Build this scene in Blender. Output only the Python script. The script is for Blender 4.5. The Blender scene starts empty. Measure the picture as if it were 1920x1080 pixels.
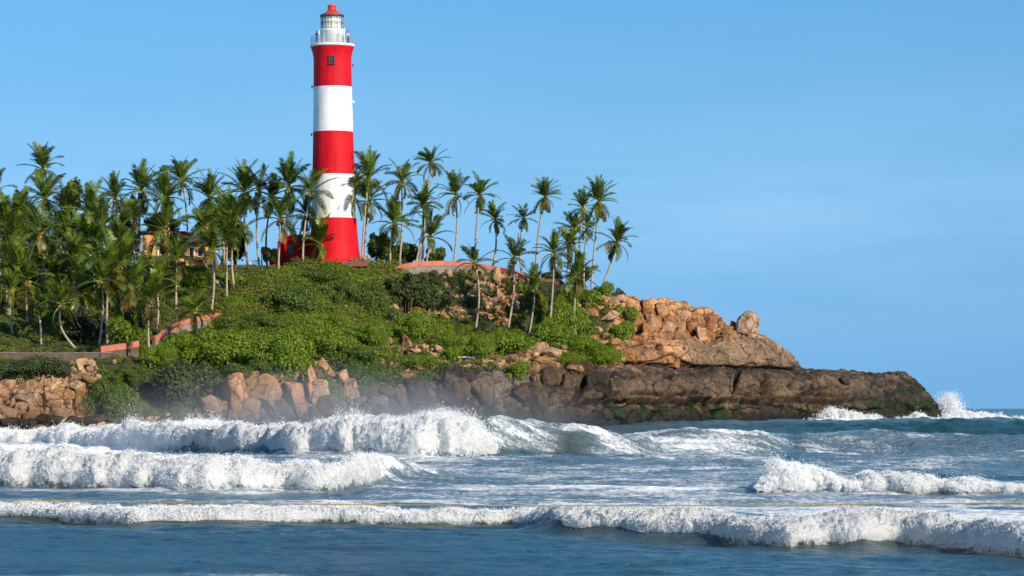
import bpy, bmesh, math, random
import numpy as np
from mathutils import Vector, Matrix
from mathutils.bvhtree import BVHTree

# ------------------------------------------------------------------ camera, sky, sun
S = bpy.context.scene
COL = S.collection
F = 5400.0            # focal length in pixels of the 1920 wide photograph
HOR = 766.0           # horizon row
CAMZ = 4.0
cam = bpy.data.cameras.new("camera")
cam.sensor_width = 36.0
cam.lens = 36.0 * F / 1920.0
cam.shift_y = (HOR - 540.0) / 1920.0
cam.clip_start = 0.5
cam.clip_end = 120000
co = bpy.data.objects.new("camera", cam)
COL.objects.link(co)
co.location = (0, 0, CAMZ)
co.rotation_euler = (math.radians(90), 0, 0)
S.camera = co

SUN_EL, SUN_AZ = math.radians(27), math.radians(136)   # azimuth clockwise from +Y
W = bpy.data.worlds.new("World")
S.world = W
W.use_nodes = True
wn, wl = W.node_tree.nodes, W.node_tree.links
bg = wn["Background"]
sky = wn.new("ShaderNodeTexSky")
sky.sky_type = 'NISHITA'
sky.sun_disc = False
sky.sun_elevation = SUN_EL
sky.sun_rotation = SUN_AZ
sky.air_density = 1.0
sky.dust_density = 0.0
sky.ozone_density = 3.0
# look a little higher up into the sky dome than the true elevation, so the clear air near the horizon stays blue
tc = wn.new("ShaderNodeTexCoord")
sep = wn.new("ShaderNodeSeparateXYZ")
ma = wn.new("ShaderNodeMath"); ma.operation = 'MULTIPLY_ADD'
ma.inputs[1].default_value = 0.9; ma.inputs[2].default_value = 0.30
cmb = wn.new("ShaderNodeCombineXYZ")
wl.new(tc.outputs["Generated"], sep.inputs[0])
wl.new(sep.outputs[0], cmb.inputs[0]); wl.new(sep.outputs[1], cmb.inputs[1])
wl.new(sep.outputs[2], ma.inputs[0]); wl.new(ma.outputs[0], cmb.inputs[2])
wl.new(cmb.outputs[0], sky.inputs[0])
# clear sea air: a deeper blue low over the water than higher up
rp_ = wn.new("ShaderNodeValToRGB"); ce = rp_.color_ramp.elements
ce[0].position = 0.0; ce[0].color = (0.55, 0.76, 0.79, 1); ce[1].position = 0.16; ce[1].color = (0.60, 1.07, 1.08, 1)
e3 = ce.new(0.07); e3.color = (0.85, 1.09, 0.99, 1); e4 = ce.new(0.6); e4.color = (0.85, 1.0, 1.0, 1)
wl.new(sep.outputs[2], rp_.inputs[0])
mxs = wn.new("ShaderNodeMix"); mxs.data_type = 'RGBA'; mxs.blend_type = 'MULTIPLY'; mxs.inputs[0].default_value = 1.0
wl.new(sky.outputs[0], mxs.inputs[6]); wl.new(rp_.outputs[0], mxs.inputs[7]); vm = wn.new("ShaderNodeMapping"); vm.inputs["Scale"].default_value = (5, 5, 34); wl.new(tc.outputs["Generated"], vm.inputs[0])
vn = wn.new("ShaderNodeTexNoise"); vn.inputs["Scale"].default_value = 1.0; vn.inputs["Detail"].default_value = 5; wl.new(vm.outputs[0], vn.inputs["Vector"])
vr = wn.new("ShaderNodeValToRGB"); vr.color_ramp.elements[0].position = .42; vr.color_ramp.elements[1].position = .75; wl.new(vn.outputs[0], vr.inputs[0])
vz = wn.new("ShaderNodeValToRGB"); ze = vz.color_ramp.elements; ze[0].position = .02; ze[0].color = (0, 0, 0, 1); ze[1].position = .14; ze[1].color = (0, 0, 0, 1)
z2 = ze.new(.075); z2.color = (1, 1, 1, 1); z3 = ze.new(.092); z3.color = (.25, .25, .25, 1); wl.new(sep.outputs[2], vz.inputs[0])
vq = wn.new("ShaderNodeMix"); vq.data_type = 'RGBA'; vq.blend_type = 'MULTIPLY'; vq.inputs[0].default_value = 1; wl.new(vr.outputs[0], vq.inputs[6]); wl.new(vz.outputs[0], vq.inputs[7])
vf = wn.new("ShaderNodeMath"); vf.operation = 'MULTIPLY'; vf.inputs[1].default_value = .30; wl.new(vq.outputs[2], vf.inputs[0])
vx = wn.new("ShaderNodeMix"); vx.data_type = 'RGBA'; wl.new(vf.outputs[0], vx.inputs[0]); wl.new(mxs.outputs[2], vx.inputs[6]); vx.inputs[7].default_value = (3.0, 4.5, 6.0, 1)
wl.new(vx.outputs[2], bg.inputs[0])
bg.inputs[1].default_value = 0.14

sl = bpy.data.lights.new("sun", 'SUN')
sl.energy = 4.2
sl.angle = math.radians(0.5)
sl.color = (1.0, 0.87, 0.70)
so = bpy.data.objects.new("sun", sl)
COL.objects.link(so)
sd = Vector((math.sin(SUN_AZ) * math.cos(SUN_EL), math.cos(SUN_AZ) * math.cos(SUN_EL), math.sin(SUN_EL)))
so.rotation_euler = sd.to_track_quat('Z', 'Y').to_euler()
so.location = sd * 500
S.view_settings.view_transform = 'Standard'
S.view_settings.look = 'None'
S.view_settings.exposure = 0.62
S.view_settings.gamma = 1.0
S.render.engine = 'CYCLES'
S.cycles.use_denoising = True
S.cycles.max_bounces = 6
S.cycles.transparent_max_bounces = 8

rng = np.random.default_rng(7)
random.seed(7)

# ------------------------------------------------------------------ small helpers
def P(px, py, Y):
    """a point seen at pixel (px, py) of the photograph at depth Y"""
    return Vector(((px - 960.0) / F * Y, Y, CAMZ - (py - HOR) / F * Y))

def tag(o, label=None, cat=None, group=None, kind=None):
    if label: o['label'] = label
    if cat: o['category'] = cat
    if group: o['group'] = group
    if kind: o['kind'] = kind
    return o

def link(o, parent=None):
    COL.objects.link(o)
    if parent is not None: o.parent = parent
    return o

def thing(name, loc, label, cat, group=None, rz=0.0):
    o = bpy.data.objects.new(name, None)
    o.location = loc; o.rotation_euler = (0, 0, rz)
    o.empty_display_size = 0.5
    return tag(link(o), label, cat, group)

def mesh_np(name, V, Q, mats=None, smooth=True, cols=None, attrs=None, midx=None):
    """mesh from numpy verts (n,3) and faces (m,k)"""
    V = np.asarray(V, np.float32); Q = np.asarray(Q, np.int32)
    me = bpy.data.meshes.new(name)
    m, k = Q.shape
    me.vertices.add(len(V)); me.vertices.foreach_set("co", V.ravel())
    me.loops.add(m * k); me.loops.foreach_set("vertex_index", Q.ravel())
    me.polygons.add(m)
    me.polygons.foreach_set("loop_start", np.arange(0, m * k, k, dtype=np.int32))
    me.polygons.foreach_set("loop_total", np.full(m, k, np.int32))
    me.polygons.foreach_set("use_smooth", np.full(m, smooth, bool))
    if midx is not None: me.polygons.foreach_set("material_index", np.asarray(midx, np.int32))
    me.update(calc_edges=True)
    if cols is not None:
        a = me.color_attributes.new("col", 'FLOAT_COLOR', 'POINT')
        c = np.ones((len(V), 4), np.float32); c[:, :3] = cols
        a.data.foreach_set("color", c.ravel())
    for nm, v in (attrs or {}).items():
        a = me.attributes.new(nm, 'FLOAT', 'POINT')
        a.data.foreach_set("value", np.asarray(v, np.float32).ravel())
    for mt in (mats or []): me.materials.append(mt)
    me.validate()
    return me

def ob(name, me, parent=None, loc=(0, 0, 0)):
    o = bpy.data.objects.new(name, me)
    o.location = loc
    return link(o, parent)

def bm_ob(name, bm, mat, parent=None, smooth=False, loc=(0, 0, 0)):
    me = bpy.data.meshes.new(name)
    bm.normal_update(); bm.to_mesh(me); bm.free()
    for mt in (mat if isinstance(mat, (list, tuple)) else [mat]): me.materials.append(mt)
    if smooth:
        for p in me.polygons: p.use_smooth = True
    return ob(name, me, parent, loc)

def box(bm, x0, x1, y0, y1, z0, z1, bev=0.0):
    vs = [bm.verts.new((x, y, z)) for x in (x0, x1) for y in (y0, y1) for z in (z0, z1)]
    fs = [(0, 1, 3, 2), (4, 6, 7, 5), (0, 4, 5, 1), (2, 3, 7, 6), (0, 2, 6, 4), (1, 5, 7, 3)]
    faces = [bm.faces.new([vs[i] for i in f]) for f in fs]
    if bev > 0:
        es = list({e for f in faces for e in f.edges})
        bmesh.ops.bevel(bm, geom=es, offset=bev, segments=2, affect='EDGES', profile=0.6)

def tube(bm, pts, rad, n=8, cap=True):
    """tube through points; rad is a number or a list"""
    pts = [Vector(p) for p in pts]
    rad = [rad] * len(pts) if isinstance(rad, (int, float)) else rad
    rings = []
    for i, p in enumerate(pts):
        d = (pts[min(i + 1, len(pts) - 1)] - pts[max(i - 1, 0)]).normalized()
        up = Vector((0, 0, 1)) if abs(d.z) < 0.9 else Vector((1, 0, 0))
        a = d.cross(up).normalized(); b = d.cross(a)
        rings.append([bm.verts.new(p + rad[i] * (math.cos(2 * math.pi * k / n) * a + math.sin(2 * math.pi * k / n) * b)) for k in range(n)])
    for i in range(len(rings) - 1):
        for k in range(n):
            bm.faces.new((rings[i][k], rings[i][(k + 1) % n], rings[i + 1][(k + 1) % n], rings[i + 1][k]))
    if cap:
        bm.faces.new(rings[0][::-1]); bm.faces.new(rings[-1])

def lathe(bm, prof, n=64, close=True):
    """prof: list of (r, z) going up"""
    rings = []
    for r, z in prof:
        rings.append([bm.verts.new((r * math.cos(2 * math.pi * k / n), r * math.sin(2 * math.pi * k / n), z)) for k in range(n)])
    out = []
    for i in range(len(rings) - 1):
        for k in range(n):
            out.append(bm.faces.new((rings[i][k], rings[i][(k + 1) % n], rings[i + 1][(k + 1) % n], rings[i + 1][k])))
    if close:
        bm.faces.new(rings[0][::-1]); bm.faces.new(rings[-1])
    return out

# ------------------------------------------------------------------ noise in numpy
_perm = np.random.default_rng(3).permutation(256).astype(np.int64)
_perm = np.concatenate([_perm, _perm, _perm])
_g = np.random.default_rng(4).normal(size=(256, 3)); _g /= np.linalg.norm(_g, axis=1)[:, None]
def noise3(x, y, z):
    x, y, z = np.broadcast_arrays(np.asarray(x, np.float64), y, z)
    xi, yi, zi = np.floor(x).astype(np.int64), np.floor(y).astype(np.int64), np.floor(z).astype(np.int64)
    fx, fy, fz = x - xi, y - yi, z - zi
    u, v, w = [t * t * t * (t * (t * 6 - 15) + 10) for t in (fx, fy, fz)]
    out = 0
    for dx in (0, 1):
        for dy in (0, 1):
            for dz in (0, 1):
                h = _perm[_perm[_perm[(xi + dx) & 255] + ((yi + dy) & 255)] + ((zi + dz) & 255)]
                g = _g[h]
                d = g[..., 0] * (fx - dx) + g[..., 1] * (fy - dy) + g[..., 2] * (fz - dz)
                out = out + d * (u if dx else 1 - u) * (v if dy else 1 - v) * (w if dz else 1 - w)
    return out * 1.6
def fbm(x, y, z, o=4, gain=0.5):
    s, a = 0, 1.0
    for i in range(o):
        s = s + a * noise3(x * 2.03 ** i + 17 * i, y * 2.03 ** i + 5 * i, z * 2.03 ** i)
        a *= gain
    return s
def billow(x, y, z, o=4, gain=0.55):
    s, a = 0, 1.0
    for i in range(o):
        s = s + a * (1 - np.abs(noise3(x * 2.1 ** i + 31 * i, y * 2.1 ** i + 7 * i, z * 2.1 ** i)) * 2.2)
        a *= gain
    return s
def _h2(i, j, k):
    return _perm[_perm[_perm[i & 255] + (j & 255)] + (k & 255)] / 255.0
def voronoi2(x, y, seed=0, jit=0.85):
    """F1, F2 and a random number per cell"""
    xi, yi = np.floor(x).astype(np.int64), np.floor(y).astype(np.int64)
    f1 = np.full(x.shape, 9.0); f2 = np.full(x.shape, 9.0); cid = np.zeros(x.shape)
    for dx in (-1, 0, 1):
        for dy in (-1, 0, 1):
            cx, cy = xi + dx, yi + dy
            ox = cx + 0.5 + jit * (_h2(cx, cy, seed) - 0.5); oy = cy + 0.5 + jit * (_h2(cx, cy, seed + 57) - 0.5)
            d = np.maximum(np.abs(x - ox), np.abs(y - oy)) * 0.55 + 0.45 * np.hypot(x - ox, y - oy)
            r = _h2(cx, cy, seed + 101)
            near = d < f1
            f2 = np.where(near, f1, np.minimum(f2, d))
            cid = np.where(near, r, cid); f1 = np.where(near, d, f1)
    return f1, f2, cid
def sstep(a, b, x):
    t = np.clip((x - a) / (b - a), 0, 1)
    return t * t * (3 - 2 * t)
def inpoly(px, py, poly):
    inside = np.zeros(np.shape(px), bool)
    n = len(poly)
    for i in range(n):
        x0, y0 = poly[i]; x1, y1 = poly[(i + 1) % n]
        c = ((y0 > py) != (y1 > py)) & (px < (x1 - x0) * (py - y0) / ((y1 - y0) or 1e-9) + x0)
        inside ^= c
    return inside

# ------------------------------------------------------------------ materials
def mat(name):
    m = bpy.data.materials.new(name); m.use_nodes = True
    nt = m.node_tree
    return m, nt, nt.nodes, nt.links, nt.nodes["Principled BSDF"]
def N(ns, t, **kw):
    n = ns.new(t)
    for k, v in kw.items(): setattr(n, k, v)
    return n
def noise_node(ns, ls, scale, detail=5, rough=0.6, vec=None):
    n = ns.new("ShaderNodeTexNoise")
    n.inputs["Scale"].default_value = scale; n.inputs["Detail"].default_value = detail; n.inputs["Roughness"].default_value = rough
    if vec is not None: ls.new(vec, n.inputs["Vector"])
    return n
def mixc(ns, ls, fac, a, b, blend='MIX'):
    n = ns.new("ShaderNodeMix"); n.data_type = 'RGBA'; n.blend_type = blend
    for sock, v in ((n.inputs[0], fac), (n.inputs[6], a), (n.inputs[7], b)):
        if hasattr(v, "is_linked"): ls.new(v, sock)
        elif isinstance(v, (tuple, list)): sock.default_value = (*v, 1)
        else: sock.default_value = v
    return n.outputs[2]
def ramp(ns, ls, src, pts):
    n = ns.new("ShaderNodeValToRGB")
    el = n.color_ramp.elements
    while len(el) < len(pts): el.new(0.5)
    for e, (p, c) in zip(el, pts):
        e.position = p; e.color = (*c, 1) if not isinstance(c, (int, float)) else (c, c, c, 1)
    ls.new(src, n.inputs[0])
    return n.outputs[0]
def bump(ns, ls, b, h, strength, dist, prev=None):
    n = ns.new("ShaderNodeBump"); n.inputs["Strength"].default_value = strength; n.inputs["Distance"].default_value = dist
    ls.new(h, n.inputs["Height"])
    if prev is not None: ls.new(prev, n.inputs["Normal"])
    ls.new(n.outputs[0], b.inputs["Normal"])
    return n.outputs[0]

def simple(name, c, rough=0.7, var=0.25, scale=1.5, bmp=0.3, bd=0.03, spec=0.3, metallic=0.0, streak=None):
    m, nt, ns, ls, b = mat(name)
    t = ns.new("ShaderNodeTexCoord")
    n = noise_node(ns, ls, scale, 6, 0.65, t.outputs["Object"])
    lo = tuple(x * (1 - var) for x in c); hi = tuple(min(1, x * (1 + var)) for x in c)
    cc = ramp(ns, ls, n.outputs[0], [(0.3, lo), (0.7, hi)])
    if streak:        # rain streaks and weathered masonry courses
        mp = ns.new("ShaderNodeMapping"); mp.inputs["Scale"].default_value = (2.2, 2.2, .16); ls.new(t.outputs["Object"], mp.inputs[0])
        nk = noise_node(ns, ls, 1.0, 6, .65, mp.outputs[0]); cc = mixc(ns, ls, 1.0, cc, ramp(ns, ls, nk.outputs[0], [(.40, streak), (.56, 1.0)]), 'MULTIPLY')
        mp2 = ns.new("ShaderNodeMapping"); mp2.inputs["Scale"].default_value = (.5, .5, 5.0); ls.new(t.outputs["Object"], mp2.inputs[0])
        nk2 = noise_node(ns, ls, 1.0, 4, .6, mp2.outputs[0]); cc = mixc(ns, ls, .6, cc, ramp(ns, ls, nk2.outputs[0], [(.38, streak), (.5, 1.0)]), 'MULTIPLY')
    ls.new(cc, b.inputs["Base Color"])
    b.inputs["Roughness"].default_value = rough
    b.inputs["Specular IOR Level"].default_value = spec
    b.inputs["Metallic"].default_value = metallic
    if bmp: bump(ns, ls, b, noise_node(ns, ls, scale * 4, 5, 0.6, t.outputs["Object"]).outputs[0], bmp, bd)
    return m

def rock_mat(name, c, dark=0.45, attr=False):
    m, nt, ns, ls, b = mat(name)
    t = ns.new("ShaderNodeTexCoord"); g = ns.new("ShaderNodeNewGeometry")
    pos = g.outputs["Position"]
    n1 = noise_node(ns, ls, 0.55, 7, 0.65, pos)
    n2 = noise_node(ns, ls, 3.5, 6, 0.7, pos)
    if attr:
        a = ns.new("ShaderNodeAttribute"); a.attribute_name = "col"
        base = a.outputs["Color"]
    else:
        oi = ns.new("ShaderNodeObjectInfo")
        hs = ns.new("ShaderNodeHueSaturation")
        mr = ns.new("ShaderNodeMapRange"); ls.new(oi.outputs["Random"], mr.inputs[0]); mr.inputs[3].default_value = 0.75; mr.inputs[4].default_value = 1.15
        mr2 = ns.new("ShaderNodeMapRange"); ls.new(oi.outputs["Random"], mr2.inputs[0]); mr2.inputs[3].default_value = 1.15; mr2.inputs[4].default_value = 0.8
        hs.inputs["Color"].default_value = (*c, 1); ls.new(mr.outputs[0], hs.inputs["Value"]); ls.new(mr2.outputs[0], hs.inputs["Saturation"])
        base = hs.outputs[0]
    r1 = ramp(ns, ls, n1.outputs[0], [(0.3, dark), (0.5, 0.95), (0.72, 1.25)])
    c1 = mixc(ns, ls, 1.0, base, r1, 'MULTIPLY')
    r2 = ramp(ns, ls, n2.outputs[0], [(0.3, 0.6), (0.55, 1.05), (0.75, 1.2)])
    c2 = mixc(ns, ls, 0.8, c1, r2, 'MULTIPLY')
    # dark lichen stains running down the faces
    mp = ns.new("ShaderNodeMapping"); mp.inputs["Scale"].default_value = (1.4, 1.4, 0.25); ls.new(pos, mp.inputs[0])
    n3 = noise_node(ns, ls, 1.0, 5, 0.6, mp.outputs[0])
    st = ramp(ns, ls, n3.outputs[0], [(0.52, 1.0), (0.66, 0.45)])
    c3 = mixc(ns, ls, 0.75, c2, st, 'MULTIPLY')
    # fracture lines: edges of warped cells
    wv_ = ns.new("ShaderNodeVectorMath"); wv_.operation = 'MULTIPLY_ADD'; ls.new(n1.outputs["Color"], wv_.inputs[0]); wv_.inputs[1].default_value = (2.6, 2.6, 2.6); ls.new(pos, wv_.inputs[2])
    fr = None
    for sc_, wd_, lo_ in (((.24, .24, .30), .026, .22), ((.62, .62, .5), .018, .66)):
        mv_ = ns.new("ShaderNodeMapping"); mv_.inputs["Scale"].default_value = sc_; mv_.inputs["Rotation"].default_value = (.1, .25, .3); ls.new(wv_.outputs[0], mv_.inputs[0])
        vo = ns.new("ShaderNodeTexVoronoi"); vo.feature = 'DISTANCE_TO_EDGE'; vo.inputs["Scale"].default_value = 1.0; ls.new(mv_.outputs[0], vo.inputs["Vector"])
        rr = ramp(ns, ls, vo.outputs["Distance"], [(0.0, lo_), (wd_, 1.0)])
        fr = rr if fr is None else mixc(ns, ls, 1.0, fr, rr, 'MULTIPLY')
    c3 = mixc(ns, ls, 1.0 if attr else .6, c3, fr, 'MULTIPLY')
    if not attr:      # tide and algae stains low on the shore stones
        sx = ns.new("ShaderNodeSeparateXYZ"); ls.new(pos, sx.inputs[0])
        zz = ns.new("ShaderNodeMath"); zz.operation = 'MULTIPLY_ADD'; ls.new(n1.outputs[0], zz.inputs[0]); zz.inputs[1].default_value = -6.0; ls.new(sx.outputs[2], zz.inputs[2])
        zr = ns.new("ShaderNodeMapRange"); zr.interpolation_type = 'SMOOTHSTEP'; ls.new(zz.outputs[0], zr.inputs[0]); zr.inputs[1].default_value = -1.5; zr.inputs[2].default_value = 4.4; zr.inputs[3].default_value = .32; zr.inputs[4].default_value = 1
        c3 = mixc(ns, ls, 1.0, c3, zr.outputs[0], 'MULTIPLY')
    ls.new(c3, b.inputs["Base Color"])
    b.inputs["Roughness"].default_value = 0.82; b.inputs["Specular IOR Level"].default_value = 0.25
    p = bump(ns, ls, b, n2.outputs[0], 0.7, 0.12)
    n4 = noise_node(ns, ls, 14, 4, 0.7, pos)
    p = bump(ns, ls, b, fr, 0.8, 0.25, p)
    bump(ns, ls, b, n4.outputs[0], 0.5, 0.05, p)
    return m

def leaf_mat(name, c, c2=None, trans=0.35, attr=False, scale=0.9, rough=0.5, dry=None):
    m, nt, ns, ls, b = mat(name)
    g = ns.new("ShaderNodeNewGeometry")
    n = noise_node(ns, ls, scale, 4, 0.6, g.outputs["Position"])
    c2 = c2 or tuple(x * 0.5 for x in c)
    col = ramp(ns, ls, n.outputs[0], [(0.35, c2), (0.62, c)])
    if dry:
        nd = noise_node(ns, ls, 0.22, 4, 0.6, g.outputs["Position"])
        col = mixc(ns, ls, ramp(ns, ls, nd.outputs[0], [(0.48, 0.0), (0.62, 0.8)]), col, dry)
    if attr:
        a = ns.new("ShaderNodeAttribute"); a.attribute_name = "col"
        col = mixc(ns, ls, 1.0, col, a.outputs["Color"], 'MULTIPLY')
    # every leaf a little different
    hs = ns.new("ShaderNodeHueSaturation")
    mr = ns.new("ShaderNodeMapRange"); ls.new(g.outputs["Random Per Island"], mr.inputs[0]); mr.inputs[3].default_value = 0.72; mr.inputs[4].default_value = 1.3
    ls.new(mr.outputs[0], hs.inputs["Value"]); ls.new(col, hs.inputs["Color"])
    ls.new(hs.outputs[0], b.inputs["Base Color"])
    b.inputs["Roughness"].default_value = rough; b.inputs["Specular IOR Level"].default_value = 0.35
    tr = ns.new("ShaderNodeBsdfTranslucent"); ls.new(hs.outputs[0], tr.inputs[0])
    mx = ns.new("ShaderNodeMixShader"); mx.inputs[0].default_value = trans
    ls.new(b.outputs[0], mx.inputs[1]); ls.new(tr.outputs[0], mx.inputs[2])
    ls.new(mx.outputs[0], ns["Material Output"].inputs[0])
    return m

M = {}
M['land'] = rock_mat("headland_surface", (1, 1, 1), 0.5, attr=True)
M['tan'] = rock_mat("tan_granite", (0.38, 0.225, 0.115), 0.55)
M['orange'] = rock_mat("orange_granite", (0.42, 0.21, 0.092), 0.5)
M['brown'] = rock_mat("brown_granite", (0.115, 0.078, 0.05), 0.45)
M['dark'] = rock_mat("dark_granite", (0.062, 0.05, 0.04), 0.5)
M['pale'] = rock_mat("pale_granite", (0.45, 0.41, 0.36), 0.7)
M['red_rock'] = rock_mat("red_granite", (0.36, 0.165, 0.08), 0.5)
M['frond'] = leaf_mat("palm_frond", (0.092, 0.132, 0.016), (0.044, 0.075, 0.012), 0.34, attr=True, rough=0.38)
M['bright'] = leaf_mat("bright_shrub_leaf", (0.19, 0.265, 0.012), (0.11, 0.20, 0.012), 0.4)
M['mid'] = leaf_mat("shrub_leaf", (0.115, 0.17, 0.02), (0.065, 0.115, 0.018), 0.38)
M['grey'] = leaf_mat("grey_green_leaf", (0.095, 0.125, 0.042), (0.055, 0.082, 0.03), 0.38)
M['scrub'] = leaf_mat("olive_scrub_leaf", (0.185, 0.265, 0.022), (0.115, 0.165, 0.02), 0.42, scale=0.16, dry=(0.19, 0.185, 0.035))
M['grass'] = leaf_mat("grass_leaf", (0.17, 0.22, 0.024), (0.10, 0.14, 0.02), 0.4, scale=0.3, dry=(0.20, 0.18, 0.05))
M['pine'] = leaf_mat("screw_pine_leaf", (0.13, 0.175, 0.065), (0.085, 0.125, 0.045), 0.35)
M['darkleaf'] = leaf_mat("dark_tree_leaf", (0.03, 0.05, 0.014), (0.012, 0.026, 0.010), 0.22)
M['trunk'] = simple("palm_trunk", (0.34, 0.28, 0.22), 0.85, 0.3, 2.5, 0.5, 0.05)
M['wood'] = simple("tree_bark", (0.14, 0.10, 0.07), 0.9, 0.3, 3, 0.6, 0.05)
M['nut'] = simple("coconut_husk", (0.22, 0.15, 0.04), 0.6, 0.3, 4, 0.2, 0.02)

# ------------------------------------------------------------------ headland
def knots(d, px): 
    k = sorted(d.items()); return np.interp(px, [a for a, b in k], [b for a, b in k])
PXMIN, PXMAX, NU = -330, 1796, 1400
pu = np.linspace(PXMIN, PXMAX, NU)
YA = knots({-330: 318, 0: 328, 400: 340, 700: 350, 1000: 362, 1400: 392, 1796: 428}, pu)
pB = knots({-330: 735, 0: 738, 100: 716, 180: 712, 250: 735, 370: 738, 450: 706, 550: 702, 650: 722, 740: 722, 800: 700, 850: 688, 950: 690, 1050: 696, 1150: 692, 1250: 694, 1350: 698, 1420: 700, 1500: 703, 1600: 709, 1690: 708, 1715: 722, 1735: 740, 1765: 775, 1796: 812}, pu)
pC = knots({-330: 690, 0: 692, 100: 692, 200: 685, 300: 692, 450: 682, 550: 672, 650: 668, 750: 668, 850: 668, 950: 672, 1050: 676, 1150: 682, 1250: 687, 1350: 691, 1460: 692, 1510: 698, 1600: 704, 1690: 703, 1715: 718, 1735: 736, 1765: 772, 1796: 810}, pu)
pD = knots({-330: 630, 0: 625, 100: 625, 200: 620, 300: 610, 450: 590, 550: 585, 650: 598, 750: 605, 850: 600, 950: 602, 1050: 622, 1150: 633, 1250: 634, 1350: 633, 1420: 635, 1455: 648, 1480: 668, 1496: 689, 1510: 696, 1600: 702, 1690: 702, 1715: 717, 1735: 735, 1765: 771, 1796: 809}, pu)
pE = knots({-330: 520, 0: 515, 100: 508, 200: 503, 300: 500, 450: 499, 550: 497, 650: 496, 750: 500, 850: 503, 950: 512, 1050: 532, 1150: 552, 1200: 559, 1250: 564, 1300: 572, 1335: 584, 1362: 604, 1378: 626, 1420: 633, 1455: 646, 1480: 666, 1496: 688, 1510: 695, 1600: 701, 1690: 701, 1715: 716, 1735: 734, 1765: 770, 1796: 808}, pu)
YB = YA + knots({-330: 10, 300: 10, 450: 6, 600: 6, 750: 9, 950: 10, 1050: 6, 1796: 6}, pu)
YC = YB + knots({-330: 8, 300: 9, 450: 11, 900: 11, 1050: 7, 1500: 7, 1796: 4}, pu)
YD = YC + knots({-330: 22, 600: 20, 950: 18, 1150: 5, 1460: 4, 1796: 3}, pu)
YE = YD + knots({-330: 18, 300: 14, 600: 12, 950: 10, 1150: 9, 1796: 4}, pu)
def zof(py, Y): return CAMZ - (py - HOR) / F * Y
zA = np.full(NU, -2.5); zB, zC, zD, zE = zof(pB, YB), zof(pC, YC), zof(pD, YD), zof(pE, YE)
for z in (zB, zC, zD, zE): np.maximum(z, -2.2, out=z)
YFb = YE + 32; zF = np.where(pu < 1060, zE + 0.2, zE * 0.75); YG = YE + 90; zG = np.full(NU, -4.0)
segs = [(YA, zA, YB, zB, 125), (YB, zB, YC, zC, 50), (YC, zC, YD, zD, 100), (YD, zD, YE, zE, 90), (YE, zE, YFb, zF, 26), (YFb, zF, YG, zG, 24)]
Ys, Zs, seg_id = [], [], []
for i, (y0, z0, y1, z1, n) in enumerate(segs):
    t = np.linspace(0, 1, n, endpoint=(i == len(segs) - 1))[:, None]
    if i == 0: ty, tz = np.where(pu > 1000, t ** 3.2, t ** 2.0), np.where(pu > 1000, t ** 0.8, t ** 0.85)
    elif i == 2: ty, tz = np.where(pu > 1150, t ** 1.9, t), np.where(pu > 1150, t ** 0.8, t)
    elif i == 3: ty, tz = np.where(pu > 1150, 0.35 * sstep(0, 0.12, t) + 0.65 * t ** 1.6, t), np.where(pu > 1150, t, t)
    else: ty = tz = t
    Ys.append(y0 + (y1 - y0) * ty); Zs.append(z0 + (z1 - z0) * tz); seg_id += [i] * n
Ys, Zs = np.vstack(Ys), np.vstack(Zs)
def smooth_axis(A, axis, k):
    for _ in range(k):
        B = A.copy()
        if axis == 0: B[1:-1] = (A[:-2] + 2 * A[1:-1] + A[2:]) / 4
        else: B[:, 1:-1] = (A[:, :-2] + 2 * A[:, 1:-1] + A[:, 2:]) / 4
        A = B
    return A
Ys, Zs = smooth_axis(smooth_axis(Ys, 0, 10), 1, 12), smooth_axis(smooth_axis(Zs, 0, 10), 1, 12)
Xs = (pu[None, :] - 960) / F * Ys
PXg = np.broadcast_to(pu[None, :], Ys.shape).copy(); PYg = HOR + (CAMZ - Zs) / Ys * F
front = np.array(seg_id)[:, None] < 4
# zones: where rock shows, with ragged edges
jx, jy = 14 * fbm(PXg / 40, PYg / 25, 1.5), 9 * fbm(PXg / 40, PYg / 25, 7.7)
qx, qy = PXg + jx, PYg + jy
rockz = [
    [(-400, 830), (-400, 705), (20, 700), (70, 705), (120, 690), (175, 676), (190, 720), (165, 760), (200, 780), (370, 775), (370, 830)],
    [(365, 830), (365, 745), (400, 702), (520, 694), (600, 672), (660, 668), (660, 710), (720, 725), (760, 690), (700, 690), (700, 648), (800, 640), (900, 662), (1000, 650), (1130, 640), (1150, 600), (1080, 545), (1180, 545), (1800, 545), (1800, 840)],
    [(820, 505), (960, 505), (985, 520), (960, 560), (945, 615), (925, 600), (900, 590), (850, 600), (715, 625), (715, 580), (760, 578), (830, 580)],
]
rock = np.zeros(Ys.shape, bool)
for r in rockz: rock |= inpoly(qx, qy, r)
rock = rock & front
rk = smooth_axis(smooth_axis(rock.astype(float), 0, 3), 1, 3)
dx = np.gradient(Xs, axis=1), np.gradient(Ys, axis=1), np.gradient(Zs, axis=1)
dv = np.gradient(Xs, axis=0), np.gradient(Ys, axis=0), np.gradient(Zs, axis=0)
nn = np.stack([dx[1] * dv[2] - dx[2] * dv[1], dx[2] * dv[0] - dx[0] * dv[2], dx[0] * dv[1] - dx[1] * dv[0]], -1)
nn /= np.linalg.norm(nn, axis=-1)[..., None] + 1e-9
arc = np.cumsum(np.hypot(np.gradient(Ys, axis=0), np.gradient(Zs, axis=0)), axis=0)
wob = 0.5 * fbm(Xs / 5, Zs / 5, Ys / 5, 3)
lean = 0.25
a1, a2 = Xs / 3.3 + wob + lean * arc / 4, arc / 2.7 + wob
f1, f2, cid = voronoi2(a1, a2, 3)
g1 = sstep(0.0, 0.13, f2 - f1)
b1, b2, cid2 = voronoi2(Xs / 1.25 + wob * 1.4, arc / 1.0 + wob, 11)
g2 = sstep(0.0, 0.16, b2 - b1)
round_ = np.clip(1 - f1 * 1.3, 0, 1)
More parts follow.
